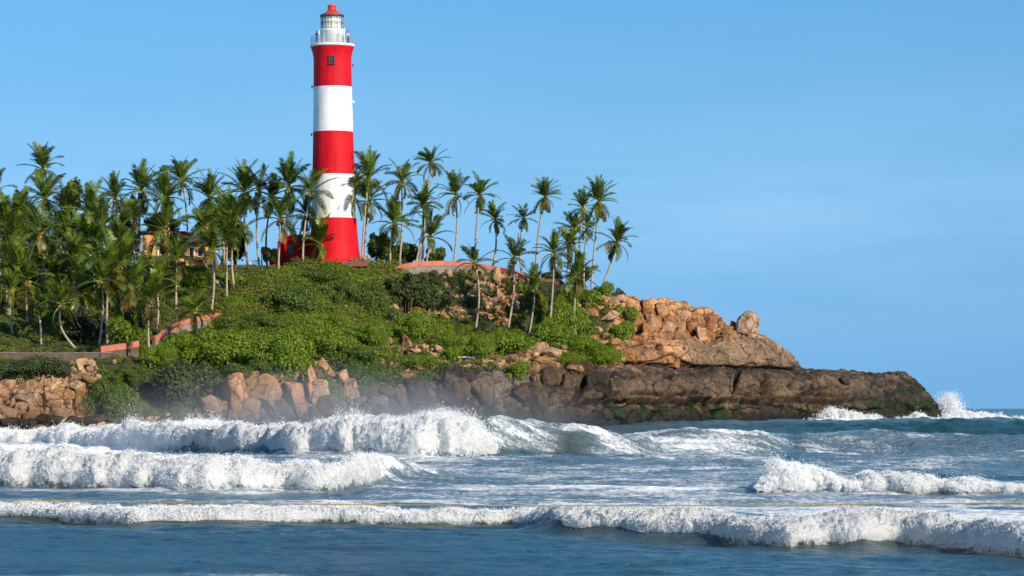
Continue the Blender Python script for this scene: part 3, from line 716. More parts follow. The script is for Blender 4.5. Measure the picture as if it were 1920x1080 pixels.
for t in [
 (425, 655, 160, 84, 'bright', "widest bright green shrub mound on the slope below the pink stair wall"),
 (526, 662, 120, 92, 'bright', "tall bright green shrub mound right above the largest shore boulder"),
 (355, 640, 90, 56, 'bright', "bright green shrub under the lone short palm by the stair wall"),
 (300, 668, 80, 54, 'bright', "bright green shrub at the foot of the palm below the wall"),
 (470, 690, 90, 40, 'mid', "dull green shrub just above the leaning orange slab"),
 (575, 690, 50, 34, 'mid', "dull green shrub behind the tall upright orange boulder"),
 (620, 640, 106, 62, 'bright', "bright green shrub directly below the pale boulder in the scrub"),
 (699, 625, 66, 54, 'bright', "rounded green shrub below the rounded orange boulder"),
 (775, 612, 86, 62, 'bright', "bright shrub below the dark screw pine with stones around"),
 (658, 668, 112, 44, 'mid', "long dull green shrub band above the shore shrubs"),
 (683, 700, 110, 52, 'mid', "shaggy mid green shrub over the grey boulders near the surf"),
 (612, 728, 46, 50, 'mid', "shrub growing between the upright orange boulder and the dome boulder"),
 (683, 724, 64, 30, 'mid', "low shrub patch just above grey boulders near surf"),
 (787, 675, 66, 30, 'bright', "low bright shrub between bare slab and dark dome"),
 (838, 636, 66, 44, 'bright', "bright shrub with orange stones around above the dark dome"),
 (847, 662, 44, 26, 'bright', "small bright shrub close above the dark dome rim"),
 (888, 648, 86, 54, 'bright', "bright shrub at the foot of first slim slope palm"),
 (857, 660, 50, 26, 'bright', "low bright shrub beside the white slab"),
 (950, 638, 116, 62, 'bright', "broad bright shrub at the foot of the second slim slope palm"),
 (915, 620, 50, 34, 'grey', "dull grey green bush between the two slim slope palms"),
 (985, 612, 46, 50, 'grey', "grey green bush beside the short bright palm on the slope"),
 (1057, 590, 86, 90, 'bright', "tall bright shrub mass behind the headland slope palms"),
 (1035, 620, 80, 70, 'bright', "bright shrub around the foot of the slope palms"),
 (981, 537, 34, 24, 'bright', "small bright shrub just under the end of the curved wall"),
 (1132, 543, 44, 30, 'bright', "bright round shrub on the skyline under the leaning palm"),
 (1101, 556, 56, 34, 'bright', "bright shrub below the skyline near the palm cluster"),
 (1075, 550, 46, 36, 'bright', "bright shrub behind the palm with splayed low fronds"),
 (1160, 550, 26, 18, 'grey', "dry grey shrub on the skyline where the bare rock begins"),
 (1082, 642, 104, 38, 'bright', "long bright shrub on the shelf above the ledge"),
 (1123, 666, 92, 38, 'bright', "bright shrub spilling over the jointed ledge end"),
 (1068, 672, 64, 30, 'bright', "small bright shrub over the big rounded ledge block"),
 (969, 694, 50, 38, 'bright', "bright shrub in the notch behind the dark dome"),
 (1170, 584, 54, 38, 'bright', "bright shrub between orange boulders under the headland skyline"),
 (1164, 621, 54, 38, 'bright', "bright shrub among orange boulders beside the middle tier"),
 (1117, 611, 30, 18, 'mid', "tiny shrub tucked between orange boulders"),
 (239, 616, 78, 74, 'bright', "bushy green shrub behind the short pink wall section"),
 (371, 522, 60, 34, 'bright', "bright shrub on the grass under the ochre house"),
 (330, 530, 50, 40, 'mid', "dull shrub in the shade below the ochre house"),
 (430, 520, 50, 26, 'bright', "low bright shrub beside the pale grass boulder"),
 (63, 690, 140, 44, 'grey', "long grey green shrub in front of the brown retaining wall"),
 (10, 705, 70, 34, 'grey', "grey green shrub above the shore heap at the wall"),
 (330, 722, 160, 92, 'grey', "huge shaggy dark grey green bush overhanging the surf rocks"),
 (380, 712, 70, 60, 'grey', "shaggy dark bush beside the leaning orange slab"),
 (214, 748, 104, 76, 'mid', "sprawling mid green shrub between tan heap and the dark bush"),
 (222, 702, 76, 44, 'mid', "green shrub in front of the short pink wall section"),
 (185, 735, 50, 44, 'grey', "thin grey shrub at the edge of the tan boulder heap"),
 (840, 525, 60, 26, 'grey', "grey green shrub at the foot of the curved wall"),
 (885, 520, 40, 20, 'grey', "small dark shrub at the curved wall behind a slim palm"),
 (835, 560, 36, 36, 'grey', "dark shrub in a hollow at the edge of the rubble"),
 (880, 565, 60, 34, 'grey', "shaded dark shrub below the rubble slope"),
 (790, 520, 50, 26, 'grey', "dark green shrub between the screw pine and curved wall"),
 (470, 606, 120, 50, 'mid', "dark green bush mass low on the hillside scrub above the bright shrubs"),
 (545, 566, 110, 62, 'mid', "broad green bush in the middle of the hillside scrub beside the pale boulder"),
 (640, 552, 80, 70, 'mid', "dull green bush on the hillside directly under the lighthouse"),
 (690, 560, 80, 70, 'mid', "green bush on the hillside between the dark patch and the screw pine"),
 (735, 592, 50, 34, 'grey', "low grey bush at the foot of the screw pine clump"),
 (590, 516, 100, 30, 'mid', "low green bush on the hilltop in front of the red annex"),
 (440, 570, 60, 36, 'bright', "small bright bush on the hillside above the end of the stair wall"),
 (620, 600, 70, 34, 'bright', "bright bush at the lower edge of the hillside scrub"),
 (812, 514, 40, 20, 'grey', "small dull shrub hugging the start of the curved wall"),
 (868, 514, 34, 18, 'mid', "small green shrub under the middle of the curved wall"),
 (915, 520, 40, 18, 'mid', "low green shrub under the sloping end of the curved wall"),
 (950, 528, 34, 18, 'grey', "low grey shrub under the far end of the curved wall"),
 (1010, 545, 40, 34, 'grey', "dark shrub behind the short bright palm"),
]:
    shrub(t[0], t[1], t[2], t[3], t[4], t[5], GB if t[4] == 'bright' else None)
# scrub, grass and ground cover that nobody could count
def cover(name, polys, n, rad, leaf, m, seed, dens=240, jitter=14):
    """a mass of low bushes grown together: n domes of leaves of radius rad[0]..rad[1] metres"""
    r = np.random.default_rng(seed)
    xs0 = min(x for p in polys for x, y in p); xs1 = max(x for p in polys for x, y in p)
    ys0 = min(y for p in polys for x, y in p); ys1 = max(y for p in polys for x, y in p)
    cs, ns, got = [], [], 0.0
    while got < n:
        x, y = r.uniform(xs0, xs1), r.uniform(ys0, ys1)
        if not any(inpoly(np.array(x + r.normal() * jitter * .5), np.array(y + r.normal() * jitter * .3), p) for p in polys): got += 0.002; continue
        h = hit(x, y); got += 1
        if h is None: continue
        R = rad[0] + (rad[1] - rad[0]) * r.random() ** 1.6; k = int(dens * R * R) + 8
        d = r.normal(size=(k, 3)); d /= np.linalg.norm(d, axis=1)[:, None]; d[:, 2] = np.abs(d[:, 2])
        q = np.array(h) + np.array((0, .25 * R, -.25 * R)); st = np.array((1.15, 1.0, r.uniform(.65, 1.05)))
        lump = 1 + .22 * noise3(d[:, 0] * 2.2 + x, d[:, 1] * 2.2 + y, d[:, 2] * 2.2)
        cs.append(q + d * st * (R * r.uniform(.7, 1.08, k) * lump)[:, None]); ns.append(d)
    c, nv = np.vstack(cs), np.vstack(ns)
    V, Q = leaf_quads(c, nv, np.full(len(c), leaf), r, elong=1.8, up=.2)
    return tag(ob(name, mesh_np(name, V, Q, [m], False)), kind='stuff')
tag(cover("hillside_scrub", [[(395, 650), (405, 600), (450, 545), (540, 502), (620, 494), (735, 497), (750, 520), (735, 575), (700, 600), (640, 622), (560, 640), (480, 640)]], 760, (.6, 2.5), .15, M['scrub'], 21, 260),
    "olive green scrub covering the hill below the lighthouse", "scrub")
tag(cover("grass", [[(-300, 680), (-300, 500), (60, 505), (300, 500), (540, 495), (480, 540), (420, 590), (400, 650), (330, 700), (200, 670)], [(560, 500), (560, 488), (760, 494), (760, 512), (700, 515)]], 3000, (.25, .75), .13, M['grass'], 22, 260),
    "rough grass under the palm grove", "grass")
tag(cover("ground_cover", [[(560, 690), (640, 620), (730, 600), (900, 580), (1000, 545), (1150, 545), (1150, 620), (1000, 670), (700, 740), (640, 760)], [(180, 780), (190, 690), (380, 690), (560, 670), (560, 700), (400, 705), (360, 790)], [(-300, 720), (-300, 680), (200, 680), (120, 700), (40, 715)], [(720, 520), (760, 500), (990, 520), (960, 545), (830, 580), (730, 590)]], 1250, (.28, .9), .14, M['mid'], 23, 280),
    "low green creepers between the boulders", "ground cover")

tag(cover("creepers", [[(285, 700), (300, 640), (420, 612), (560, 625), (720, 600), (830, 590), (900, 610), (700, 690), (560, 700), (400, 700)], [(820, 672), (850, 620), (960, 600), (1010, 560), (1130, 545), (1100, 640), (1160, 650), (1110, 684), (960, 660)]], 620, (.3, .95), .16, M['bright'], 24, 260),
    "bright green creeping plants between shrubs and boulders", "creepers")

# ------------------------------------------------------------------ palms
def crown_mesh(seed, nf, up=0.0, fine=True):
    """a palm crown of unit radius: every frond a curved rib with narrow leaflets"""
    r = np.random.default_rng(seed)
    V, Q, Cc = [], [], []
    def addq(a, b, c, d, col):
        k = len(V); V.extend([a, b, c, d]); Q.append((k, k + 1, k + 2, k + 3)); Cc.extend([col] * 4)
    az0 = r.uniform(0, 6.28)
    nd = int(r.integers(0, 4))
    for i in range(nf + nd):
        f = min(i / (nf - 1), 1.0)
        az = az0 + i * 2.39996 + r.normal() * 0.3
        e0 = math.radians(86 - 60 * f - 58 * f ** 3 + r.normal() * 7 + up)
        L = r.uniform(0.84, 1.2) * (0.9 if f < 0.1 else 1.0)
        if i >= nf: e0 = math.radians(r.uniform(-78, -48)); L *= .8
        droop = math.radians(r.uniform(22, 52) * (0.5 + 0.75 * f))
        old = f > 0.8 and r.random() < 0.65
        tint = np.array((1.0, 1.0, 1.0))
        if f < 0.35: tint = np.array((1.35, 1.4, 0.9))
        if old: tint = np.array(((2.2, 1.35, 1.1) if r.random() < 0.45 else (1.8, 1.5, 0.9)))
        tint = tint * r.uniform(0.7, 1.3)
        if i >= nf: tint = np.array((2.3, 1.15, 1.3)) * r.uniform(.6, 1.1)
        rib = np.array((3.0, 2.4, 1.7)) * r.uniform(0.8, 1.2)
        K = 10; pts = [np.zeros(3)]; dirs = []
        h = np.array((math.cos(az), math.sin(az), 0.0)); side = np.array((-math.sin(az), math.cos(az), 0.0))
        tw = r.normal() * 0.5; side0 = side
        sw = r.normal() * 0.3
        for k in range(K):
            t = (k + 0.5) / K
            e = e0 - droop * t ** 1.6 * 1.35
            d = h * math.cos(e) + np.array((0, 0, math.sin(e))) + side0 * sw * t * 0.5
            d /= np.linalg.norm(d); dirs.append(d); pts.append(pts[-1] + d * L / K)
        pts = np.array(pts); dirs = np.array(dirs + [dirs[-1]])
        for k in range(K):
            t = k / K; w = 0.02 * (1 - 0.7 * t)
            upv = np.cross(side0, dirs[k])
            a, b = pts[k], pts[k + 1]
            addq(a - side * w, a + side * w, b + side * w * 0.9, b - side * w * 0.9, rib)
            addq(a - upv * w, a + upv * w, b + upv * w * 0.9, b - upv * w * 0.9, rib)
        NL = 27
        for j in range(NL):
            t = min(0.16 + 0.84 * (j + r.uniform(0, 1)) / NL, 0.999); k = int(t * K); q = t * K - k
            p0 = pts[k] * (1 - q) + pts[k + 1] * q; d = dirs[k]; upv = np.cross(side0, d)
            if upv[2] < 0: upv = -upv
            ca, sa = math.cos(tw * t), math.sin(tw * t)
            sd_ = side0 * ca + upv * sa; uv_ = upv * ca - side0 * sa
            ll = 0.235 * (math.sin(math.pi * (0.20 + 0.72 * t)) ** 0.7) * r.uniform(0.75, 1.15)
            for s in (-1, 1):
                g = -0.25 - 0.4 * r.random()
                ld = sd_ * s * 0.8 + d * (0.55 + 0.5 * t) + uv_ * 0.22; ld /= np.linalg.norm(ld)
                l2 = ld + np.array((0, 0, g)); l2 /= np.linalg.norm(l2)
                pm = p0 + ld * ll * 0.5; pe = pm + l2 * ll * 0.55
                wv = np.cross(ld, uv_); wv = wv / (np.linalg.norm(wv) + 1e-9) * 0.0135
                kk = len(V); V.extend([p0 - wv * 0.6, p0 + wv * 0.6, pm + wv, pm - wv, pe + wv * 0.25, pe - wv * 0.25])
                Cc.extend([tint * r.uniform(0.75, 1.25)] * 6); Q.append((kk, kk + 1, kk + 2, kk + 3)); Q.append((kk + 3, kk + 2, kk + 4, kk + 5))
    return mesh_np("crown", np.array(V), np.array(Q), [M['frond']], False, np.array(Cc))
CR = [crown_mesh(40 + i, nf, up) for i, (nf, up) in enumerate([(22, 0), (19, -3), (24, 4), (16, -8), (21, 2), (23, -6), (17, 3), (20, 6), (14, -4), (26, 0), (18, -10), (22, 8)])]
def nuts_mesh():
    bm = bmesh.new()
    for k in range(9):
        a = k * 2.4; 
        ret = bmesh.ops.create_icosphere(bm, subdivisions=2, radius=0.055)
        for v in ret['verts']:
            v.co.z *= 1.25
            v.co += Vector((0.10 * math.cos(a), 0.10 * math.sin(a), -0.07 - 0.05 * (k % 3)))
    me = bpy.data.meshes.new("coconuts"); bm.to_mesh(me); bm.free(); me.materials.append(M['nut'])
    for p in me.polygons: p.use_smooth = True
    return me
NUT = nuts_mesh()
GP = "palms of the dense grove"
def palm(cx, cy, r, bx, by, label, Y=None, group="coconut palms", v=None, bow=0.0, trunk_r=0.165):
    if Y is not None and group != GP: Y = max(Y, float(np.interp(bx, pu, YE)) + 2.5)
    b = base_at(bx, by, Y)
    Yb = b.y
    top = P(cx, cy + r * 0.12, Yb) - Vector((0, 0, 0)); 
    root = thing("palm_tree", b - Vector((0, 0, 0.3)), label, "palm tree", group)
    off = top - (b - Vector((0, 0, 0.3)))
    off.y += random.uniform(-1.2, 0.6)
    H = max(off.z, 0.6)
    bm = bmesh.new()
    n = 12; pts, rad = [], []
    px_, py_ = random.uniform(-.55, .55), random.uniform(-.3, .3)
    for k in range(n + 1):
        t = k / n
        s = t ** 1.35
        pts.append((off.x * s + bow * math.sin(math.pi * t) + px_ * math.sin(math.pi * t), off.y * s + py_ * math.sin(math.pi * t), off.z * t))
        rad.append(trunk_r * (1.0 - 0.38 * t + 0.55 * max(0, 0.1 - t) * 5) * (1.0 + 0.06 * (k % 2)))
    tube(bm, pts, rad, 9)
    bm_ob("trunk", bm, M['trunk'], root, True)
    c = ob("crown", CR[random.randrange(12) if v is None else v], root, off)
    s = r * Yb / F * (1.22 if group == GP else 1.12) * random.uniform(.9, 1.1)
    c.scale = (s, s, s * random.uniform(0.95, 1.12)); c.rotation_euler = (random.uniform(-.2, .2), random.uniform(-.24, .24), random.uniform(0, 6.28))
    nu = ob("coconuts", NUT, root, off); nu.scale = (s, s, s); nu.rotation_euler = (0, 0, random.uniform(0, 6.28))
    return root
GP = "palms of the dense grove"
GRV = [  # crown px, py, radius, base px, depth (or ground row), label
 (80, 312, 40, 84, None, 418, "tallest palm of the dense grove with thin dark crown against the sky"),
 (86, 368, 44, 88, None, 412, "palm crown directly under the tallest palm of the grove"),
 (-4, 352, 38, -6, None, 410, "palm cut by the photo edge level with the dark bushy tree top"),
 (78, 428, 54, 80, 540, None, "broad star shaped palm with pale trunk standing before the dark grove"),
 (12, 482, 48, 15, 588, None, "sunlit yellow green palm over the ochre garden wall"),
 (172, 395, 42, 172, None, 400, "palm crown just beside the dark bushy tree in the grove"),
 (217, 368, 40, 216, None, 404, "palm with one long outstretched frond above the grove edge"),
 (228, 418, 46, 228, None, 394, "palm with golden heart in the grove before the ochre house"),
 (265, 352, 44, 268, None, 408, "dark rounded palm crown above the roof end of the ochre house"),
 (312, 368, 46, 314, None, 404, "palm crown over the middle of the ochre house roof"),
 (343, 336, 42, 346, None, 412, "highest palm over the ochre house with sun on its heart"),
 (392, 366, 46, 394, None, 406, "palm crown beside the highest one above the ochre house"),
 (308, 424, 48, 310, None, 396, "palm hanging in front of the ochre house upper wall"),
 (386, 420, 44, 388, None, 396, "palm with orange fruit stalks before the end of the ochre house"),
 (160, 440, 48, 160, None, 384, "dark palm in the heart of the grove behind the front row"),
 (460, 356, 40, 465, None, 408, "first of the paired palms on the skyline between house and lighthouse"),
 (484, 352, 38, 487, None, 406, "second of the paired palms on the skyline nearer the lighthouse"),
 (193, 520, 58, 185, 648, None, "big palm with arching fronds behind the short pink wall section"),
 (207, 492, 50, 201, 646, None, "palm close behind the big arching one near the pink wall"),
 (332, 480, 48, 330, 580, None, "palm right in front of the ochre house windows"),
 (397, 464, 42, 395, 588, None, "slim palm at the end of the ochre house above stair wall"),
 (426, 440, 42, 425, 562, None, "bright tall palm on the grass past the ochre house"),
 (443, 410, 44, 440, 545, None, "shaggy bright palm behind the bright tall one past the house"),
 (245, 530, 46, 240, 643, None, "palm between the big arching palm and the front lone palm"),
 (216, 455, 48, 216, None, 386, "bright green palm mass in the centre of the grove"),
 (282, 558, 54, 283, 690, None, "star shaped palm in front with white trunk down to the shrubs"),
 (367, 578, 36, 363, 652, None, "short bright palm growing beside the pink stair wall"),
 (70, 566, 36, 77, 645, None, "small dark palm above the brown retaining wall"),
 (117, 566, 40, 146, 655, None, "palm with curved leaning trunk above the brown retaining wall"),
 (50, 520, 46, 52, None, 372, "yellowish palm between the edge palm and the small dark one"),
 (105, 512, 48, 108, None, 378, "dense palm in the shadow behind the leaning trunk palm"),
 (20, 540, 38, 24, None, 368, "low shaded palm above the ochre garden wall end"),
 (150, 505, 46, 146, None, 374, "arched palm in the grove just behind the big arching pair"),
 (232, 492, 46, 232, None, 380, "tall green palm between the arching pair and the ochre house"),
 (180, 462, 50, 178, None, 382, "broad crowned palm above the arching pair in the grove centre"),
 (60, 460, 46, 58, None, 392, "dark palm crown tucked behind the broad star shaped palm"),
 (122, 395, 42, 120, None, 402, "palm crown under the dark bushy tree on the skyline side"),
 (195, 420, 46, 196, None, 392, "green palm between the heart of the grove and the golden hearted one"),
 (415, 420, 38, 412, None, 400, "dense palm between the slim and the bright tall palms past the house"),
 (8, 420, 46, 6, None, 402, "dark palm at the photo edge under the cut palm"),
 (40, 402, 44, 42, None, 404, "dark palm between the photo edge and the broad star shaped palm"),
 (125, 432, 46, 128, None, 396, "shaded palm under the dark bushy tree"),
 (30, 446, 44, 34, None, 398, "dark palm over the pinkish building roof"),
 (140, 478, 50, 142, None, 376, "shaded palm behind the pale trunk of the star shaped palm"),
 (255, 398, 40, 257, None, 400, "palm crown between the dark rounded one and the golden hearted one"),
 (100, 480, 44, 100, None, 388, "dark palm behind the star palm near the pinkish building"),
 (290, 520, 40, 292, None, 372, "palm crown below the ochre house behind the front lone palm"),
 (152, 545, 44, 152, None, 366, "dark palm in the shade behind the leaning trunk palm"),
 (-60, 420, 60, -58, None, 396, "palm outside the edge of the grove by the road"),
 (420, 390, 36, 418, None, 404, "darker palm between the ochre house end and skyline pair"),
]
for t in GRV:
    palm(t[0], t[1], t[2], t[3], t[4] if t[4] else 600, t[6], Y=t[5], group=GP, bow=(-0.9 if t[0] == 117 else 0))
GH = "palms around the lighthouse"
for t in [
 (511, 368, 42, 502, None, 408, "dark palm with thick crown just before the lighthouse annex"),
 (542, 346, 44, 543, None, 403, "palm rising behind the red annex roof"),
 (527, 405, 50, 522, 520, None, "full palm standing in front of the red annex end"),
 (583, 355, 52, 568, 500, None, "palm touching the shaded edge of the lighthouse tower"),
 (658, 362, 48, 650, 496, None, "palm crossing the white band in front of the lighthouse"),
 (691, 330, 48, 679, 497, None, "tall palm beside the sunny edge of the lighthouse tower"),
 (690, 372, 42, 684, None, 402, "lower palm behind the tall one beside the lighthouse"),
 (753, 336, 36, 748, None, 398, "thin palm with wide flat fronds past the lighthouse"),
 (600, 452, 46, 598, 494, None, "stemless young palm at the lighthouse base"),
 (738, 413, 46, 733, 500, None, "round bright palm standing at the start of the curved wall"),
 (575, 400, 34, 548, None, 404, "dark palm behind the annex hidden by the edge palm"),
]:
    palm(t[0], t[1], t[2], t[3], t[4] or 500, t[6], Y=t[5], group=GH)
GT = "palms on the headland"
for t in [
 (808, 301, 34, 786, None, 402, "tallest palm behind the curved wall with crown high over the others"),
 (795, 376, 38, 777, None, 401, "leaning palm behind the curved wall with twin trunks below the tallest one"),
 (797, 384, 28, 790, None, 404, "thin palm sharing its crown with the leaning twin behind the wall"),
 (855, 362, 38, 848, None, 402, "straight palm rising above the middle of the curved wall"),
 (900, 364, 33, 891, None, 404, "straight palm next after the middle wall palm toward the point"),
 (929, 408, 30, 921, None, 405, "medium palm at the sloping end of the curved wall"),
 (982, 406, 25, 980, None, 407, "smallest sky crowned palm past the end of the curved wall"),
 (1021, 366, 37, 1005, 515, None, "tall lone palm with leaning trunk past the curved wall"),
 (1093, 386, 36, 1080, None, 407, "first of the tall palm cluster at the end of the hill"),
 (1123, 374, 38, 1107, None, 409, "tallest of the palm cluster at the end of the hill"),
 (1101, 426, 28, 1096, None, 410, "dark palm in the middle of the end cluster"),
 (1077, 428, 32, 1070, None, 408, "palm low in the end cluster on its lighthouse side"),
 (1155, 450, 42, 1123, 530, None, "last palm of the hill leaning far out on a slanted trunk"),
 (808, 440, 40, 797, None, 400, "drooping dark palm behind the start of the curved wall"),
 (891, 490, 40, 891, 615, None, "first slim palm on the rubble slope before the curved wall"),
 (963, 480, 42, 952, 615, None, "second slim palm on the slope before the end of the wall"),
 (1039, 472, 38, 1027, 638, None, "tall slope palm with long slightly curved pale trunk"),
 (1083, 512, 42, 1080, 634, None, "slope palm with splayed low fronds and straight trunk nearest the crest rocks"),
 (1003, 537, 38, 989, 641, None, "short bright yellow green palm on the slope"),
 (1068, 460, 32, 1062, None, 404, "palm crown behind the tall slope palm"),
]:
    palm(t[0], t[1], t[2], t[3], t[4] or 500, t[6], Y=t[5], group=GT)

# ------------------------------------------------------------------ broadleaf trees and the screw pine
def tree(px, top, bot, w, label, kind='darkleaf', Y=None, seed=0, name="broadleaf_tree", cat="tree", py=None):
    r = np.random.default_rng(seed + 300)
    b = base_at(px, py or 500, Y)
    s = b.y / F
    zt = CAMZ - (top - HOR) * s - b.z; zb = max(CAMZ - (bot - HOR) * s - b.z, 0.4); R = w * s * 0.5
    root = thing(name, b - Vector((0, 0, 0.2)), label, cat)
    bm = bmesh.new()
    zm = (zt + zb) / 2
    tube(bm, [(0, 0, 0), (0.15, 0, zb * 0.6), (0, 0.1, zm)], [0.28, 0.2, 0.12], 8)
    for k in range(6):
        a = k * 1.05 + r.uniform(0, .5)
        tube(bm, [(0.1, 0, zb * r.uniform(.5, .9)), (R * .35 * math.cos(a), R * .35 * math.sin(a), zm * .95), (R * .7 * math.cos(a), R * .7 * math.sin(a), zm + (zt - zm) * r.uniform(-.2, .7))], [0.12, 0.08, 0.03], 6)
    bm_ob("trunk", bm, M['wood'], root, True)
    L = 16
    cs = r.normal(size=(L, 3)); cs /= np.linalg.norm(cs, axis=1)[:, None]; cs *= r.uniform(0.3, 0.78, L)[:, None]
    rs = r.uniform(0.26, 0.42, L); n = 3600
    pick = r.integers(0, L, n); d = r.normal(size=(n, 3)); d /= np.linalg.norm(d, axis=1)[:, None]
    c = (cs[pick] + d * (rs[pick] * r.uniform(0.55, 1.1, n))[:, None]) * np.array((R, R * 0.9, (zt - zb) / 2)) + np.array((0, 0, zm))
    V, Q = leaf_quads(c, d, np.full(n, 0.26), r, up=0.2)
    ob("crown", mesh_np("crown", V, Q, [M[kind]], False), root)
for i, t in enumerate([
 (135, 328, 402, 50, "dark bushy tree with dense rounded crown beside the tallest grove palm", 408, 'grey'),
 (40, 372, 470, 110, "dark leafy tree filling the grove behind the star shaped palm", 424, 'darkleaf'),
 (150, 395, 490, 120, "wide dark tree in the grove behind the golden hearted palm", 424, 'darkleaf'),
 (235, 400, 500, 90, "dark tree beside the shaded end of the ochre house", 421, 'darkleaf'),
 (-60, 380, 500, 120, "dark tree at the outer edge of the grove", 420, 'darkleaf'),
 (300, 392, 440, 80, "dark tree rising behind the ochre house roof", 430, 'darkleaf'),
 (385, 395, 455, 60, "dark tree behind the far end of the ochre house", 430, 'darkleaf'),
 (440, 385, 500, 46, "dark tree on the skyline side of the ochre house", 416, 'darkleaf'),
 (508, 455, 496, 36, "round dark bushy tree at the step of the red annex", 399, 'darkleaf'),
 (712, 428, 498, 50, "dull green tree beside the sunny foot of the lighthouse", 404, 'mid'),
 (760, 450, 498, 60, "dull green tree behind the start of the curved wall", 408, 'mid'),
 (735, 455, 500, 40, "dull tree behind the round bright palm", 412, 'grey'),
 (815, 458, 495, 44, "low tree behind the drooping dark palm at the wall", 410, 'mid'),
 (100, 470, 560, 130, "dark shady tree in front of the pinkish building", 404, 'darkleaf'),
 (200, 470, 570, 100, "dark shady tree in the middle of the grove", 398, 'darkleaf'),
 (262, 560, 620, 60, "dark low tree behind the front lone palm", 366, 'darkleaf'),
 (160, 585, 640, 90, "dark low tree over the brown retaining wall", 366, 'darkleaf'),
 (1030, 505, 535, 50, "low dull tree at the foot of the tall lone palm", 406, 'grey'),
 (1085, 480, 540, 44, "leafy tree among trunks of the end palm cluster", 412, 'grey'),
]):
    tree(t[0], t[1], t[2], t[3], t[4], t[6], Y=t[5], seed=i)
def screw_pine(px, py, w, h, label, seed):
    """a clump of rosettes of long sword leaves"""
    r = np.random.default_rng(seed)
    b = base_at(px, py + h * 0.45); s = b.y / F; R, Hh = w * s * 0.5, h * s
    root = thing("screw_pine", b, label, "screw pine")
    V, Q, bm = [], [], bmesh.new()
    for k in range(60):
        a = r.uniform(0, 6.28); q = math.sqrt(r.random()); z = Hh * (0.08 + 0.8 * math.sqrt(max(0, 1 - q * q)) * r.uniform(.35, 1))
        c = np.array((R * q * math.cos(a), R * 0.7 * q * math.sin(a), z))
        tube(bm, [(c[0] * .8, c[1] * .8 + .3, -.2), tuple(c)], [0.06, 0.04], 5)
        for j in range(46):
            d = r.normal(size=3); d[2] = abs(d[2]) * 0.9 - 0.15; d /= np.linalg.norm(d); l = r.uniform(0.7, 1.25)
            sd_ = np.cross(d, (0, 0, 1)); sd_ /= np.linalg.norm(sd_) + 1e-9; wv = sd_ * 0.075
            m_ = c + d * l * .6; e = m_ + (d + np.array((0, 0, -0.9))) * l * .4
            n0 = len(V); V.extend([c - wv, c + wv, m_ + wv, m_ - wv, e + wv * .2, e - wv * .2]); Q.extend([(n0, n0 + 1, n0 + 2, n0 + 3), (n0 + 3, n0 + 2, n0 + 4, n0 + 5)])
    bm_ob("stem", bm, M['wood'], root, True)
    ob("leaves", mesh_np("leaves", np.array(V), np.array(Q), [M['pine']], False), root)
screw_pine(757, 548, 100, 84, "large dark green screw pine clump on the hill below the curved wall", 5)
screw_pine(795, 556, 50, 60, "smaller screw pine clump beside the large one at the rubble", 6)

# ------------------------------------------------------------------ lighthouse
M['red'] = simple("red_paint", (0.60, 0.006, 0.014), 0.6, 0.12, 0.6, 0.25, 0.03, 0.15, streak=.8)
M['white'] = simple("white_paint", (0.78, 0.765, 0.74), 0.6, 0.05, 0.5, 0.25, 0.03, 0.2, streak=.86)
M['roofred'] = simple("roof_red_paint", (0.62, 0.03, 0.012), 0.4, 0.08, 1.0, 0.1, 0.02, 0.5)
M['iron'] = simple("dark_iron", (0.05, 0.06, 0.075), 0.5, 0.2, 3, 0.1, 0.01, 0.5)
M['lens'] = simple("lantern_lens", (0.78, 0.76, 0.60), 0.25, 0.08, 2, 0.0, 0.0, 0.6)
M['hole'] = simple("window_dark", (0.03, 0.028, 0.03), 0.3, 0.2, 2, 0, 0, 0.5)
M['pink'] = simple("pink_plaster", (0.43, 0.14, 0.09), 0.85, 0.3, 0.8, 0.4, 0.05)
M['ochre'] = simple("ochre_plaster", (0.62, 0.34, 0.13), 0.8, 0.15, 0.7, 0.3, 0.04)
M['stonewall'] = simple("grey_stone", (0.22, 0.18, 0.15), 0.9, 0.35, 2.2, 0.9, 0.1)
M['brownwall'] = simple("brown_stone", (0.115, 0.078, 0.062), 0.9, 0.35, 1.8, 0.9, 0.1)
M['maroon'] = simple("maroon_plaster", (0.16, 0.06, 0.05), 0.85, 0.25, 1.2, 0.4, 0.04)
M['dkred'] = M['red']
gm, gnt, gns, gls, gb = mat("lantern_glass")
gb.inputs["Base Color"].default_value = (0.9, 0.95, 1, 1); gb.inputs["Roughness"].default_value = 0.05; gb.inputs["Alpha"].default_value = 0.22
M['glass'] = gm
LHY = 400.0; u = LHY / F
LHp = P(627, 491, LHY)
lh = thing("lighthouse", LHp, "tall round lighthouse tower with red and white bands on the hilltop", "lighthouse")
lh.rotation_euler = (0, math.radians(-0.55), 0)
def hz(py): return (491 - py) * u
prof = [(57, 505), (52.5, 491), (50, 488), (48, 478), (46.2, 465), (44.6, 448), (43.4, 430), (42.4, 410), (41, 370), (39.8, 328), (38.6, 288), (37.6, 248), (36.6, 205), (36, 164), (35.6, 135), (35.5, 112), (36.2, 104), (37.8, 97), (39.8, 91), (40.2, 89)]
bm = bmesh.new()
dense = []
for (r0, p0), (r1, p1) in zip(prof[:-1], prof[1:]):
    for k in range(3): dense.append((r0 + (r1 - r0) * k / 3, p0 + (p1 - p0) * k / 3))
dense.append(prof[-1])
fs = lathe(bm, [(r * u, hz(p)) for r, p in dense], 96)
for f in fs:
    z = f.calc_center_median().z; p = 491 - z / u
    f.material_index = 1 if (164 < p < 248 or 328 < p < 410) else 0
tw = bm_ob("tower", bm, [M['red'], M['white']], lh, True)
bm = bmesh.new(); lathe(bm, [(40.4 * u, hz(89)), (41.6 * u, hz(88.4)), (42 * u, hz(87)), (42 * u, hz(84.5)), (41.4 * u, hz(84)), (20 * u, hz(83.9))], 72)
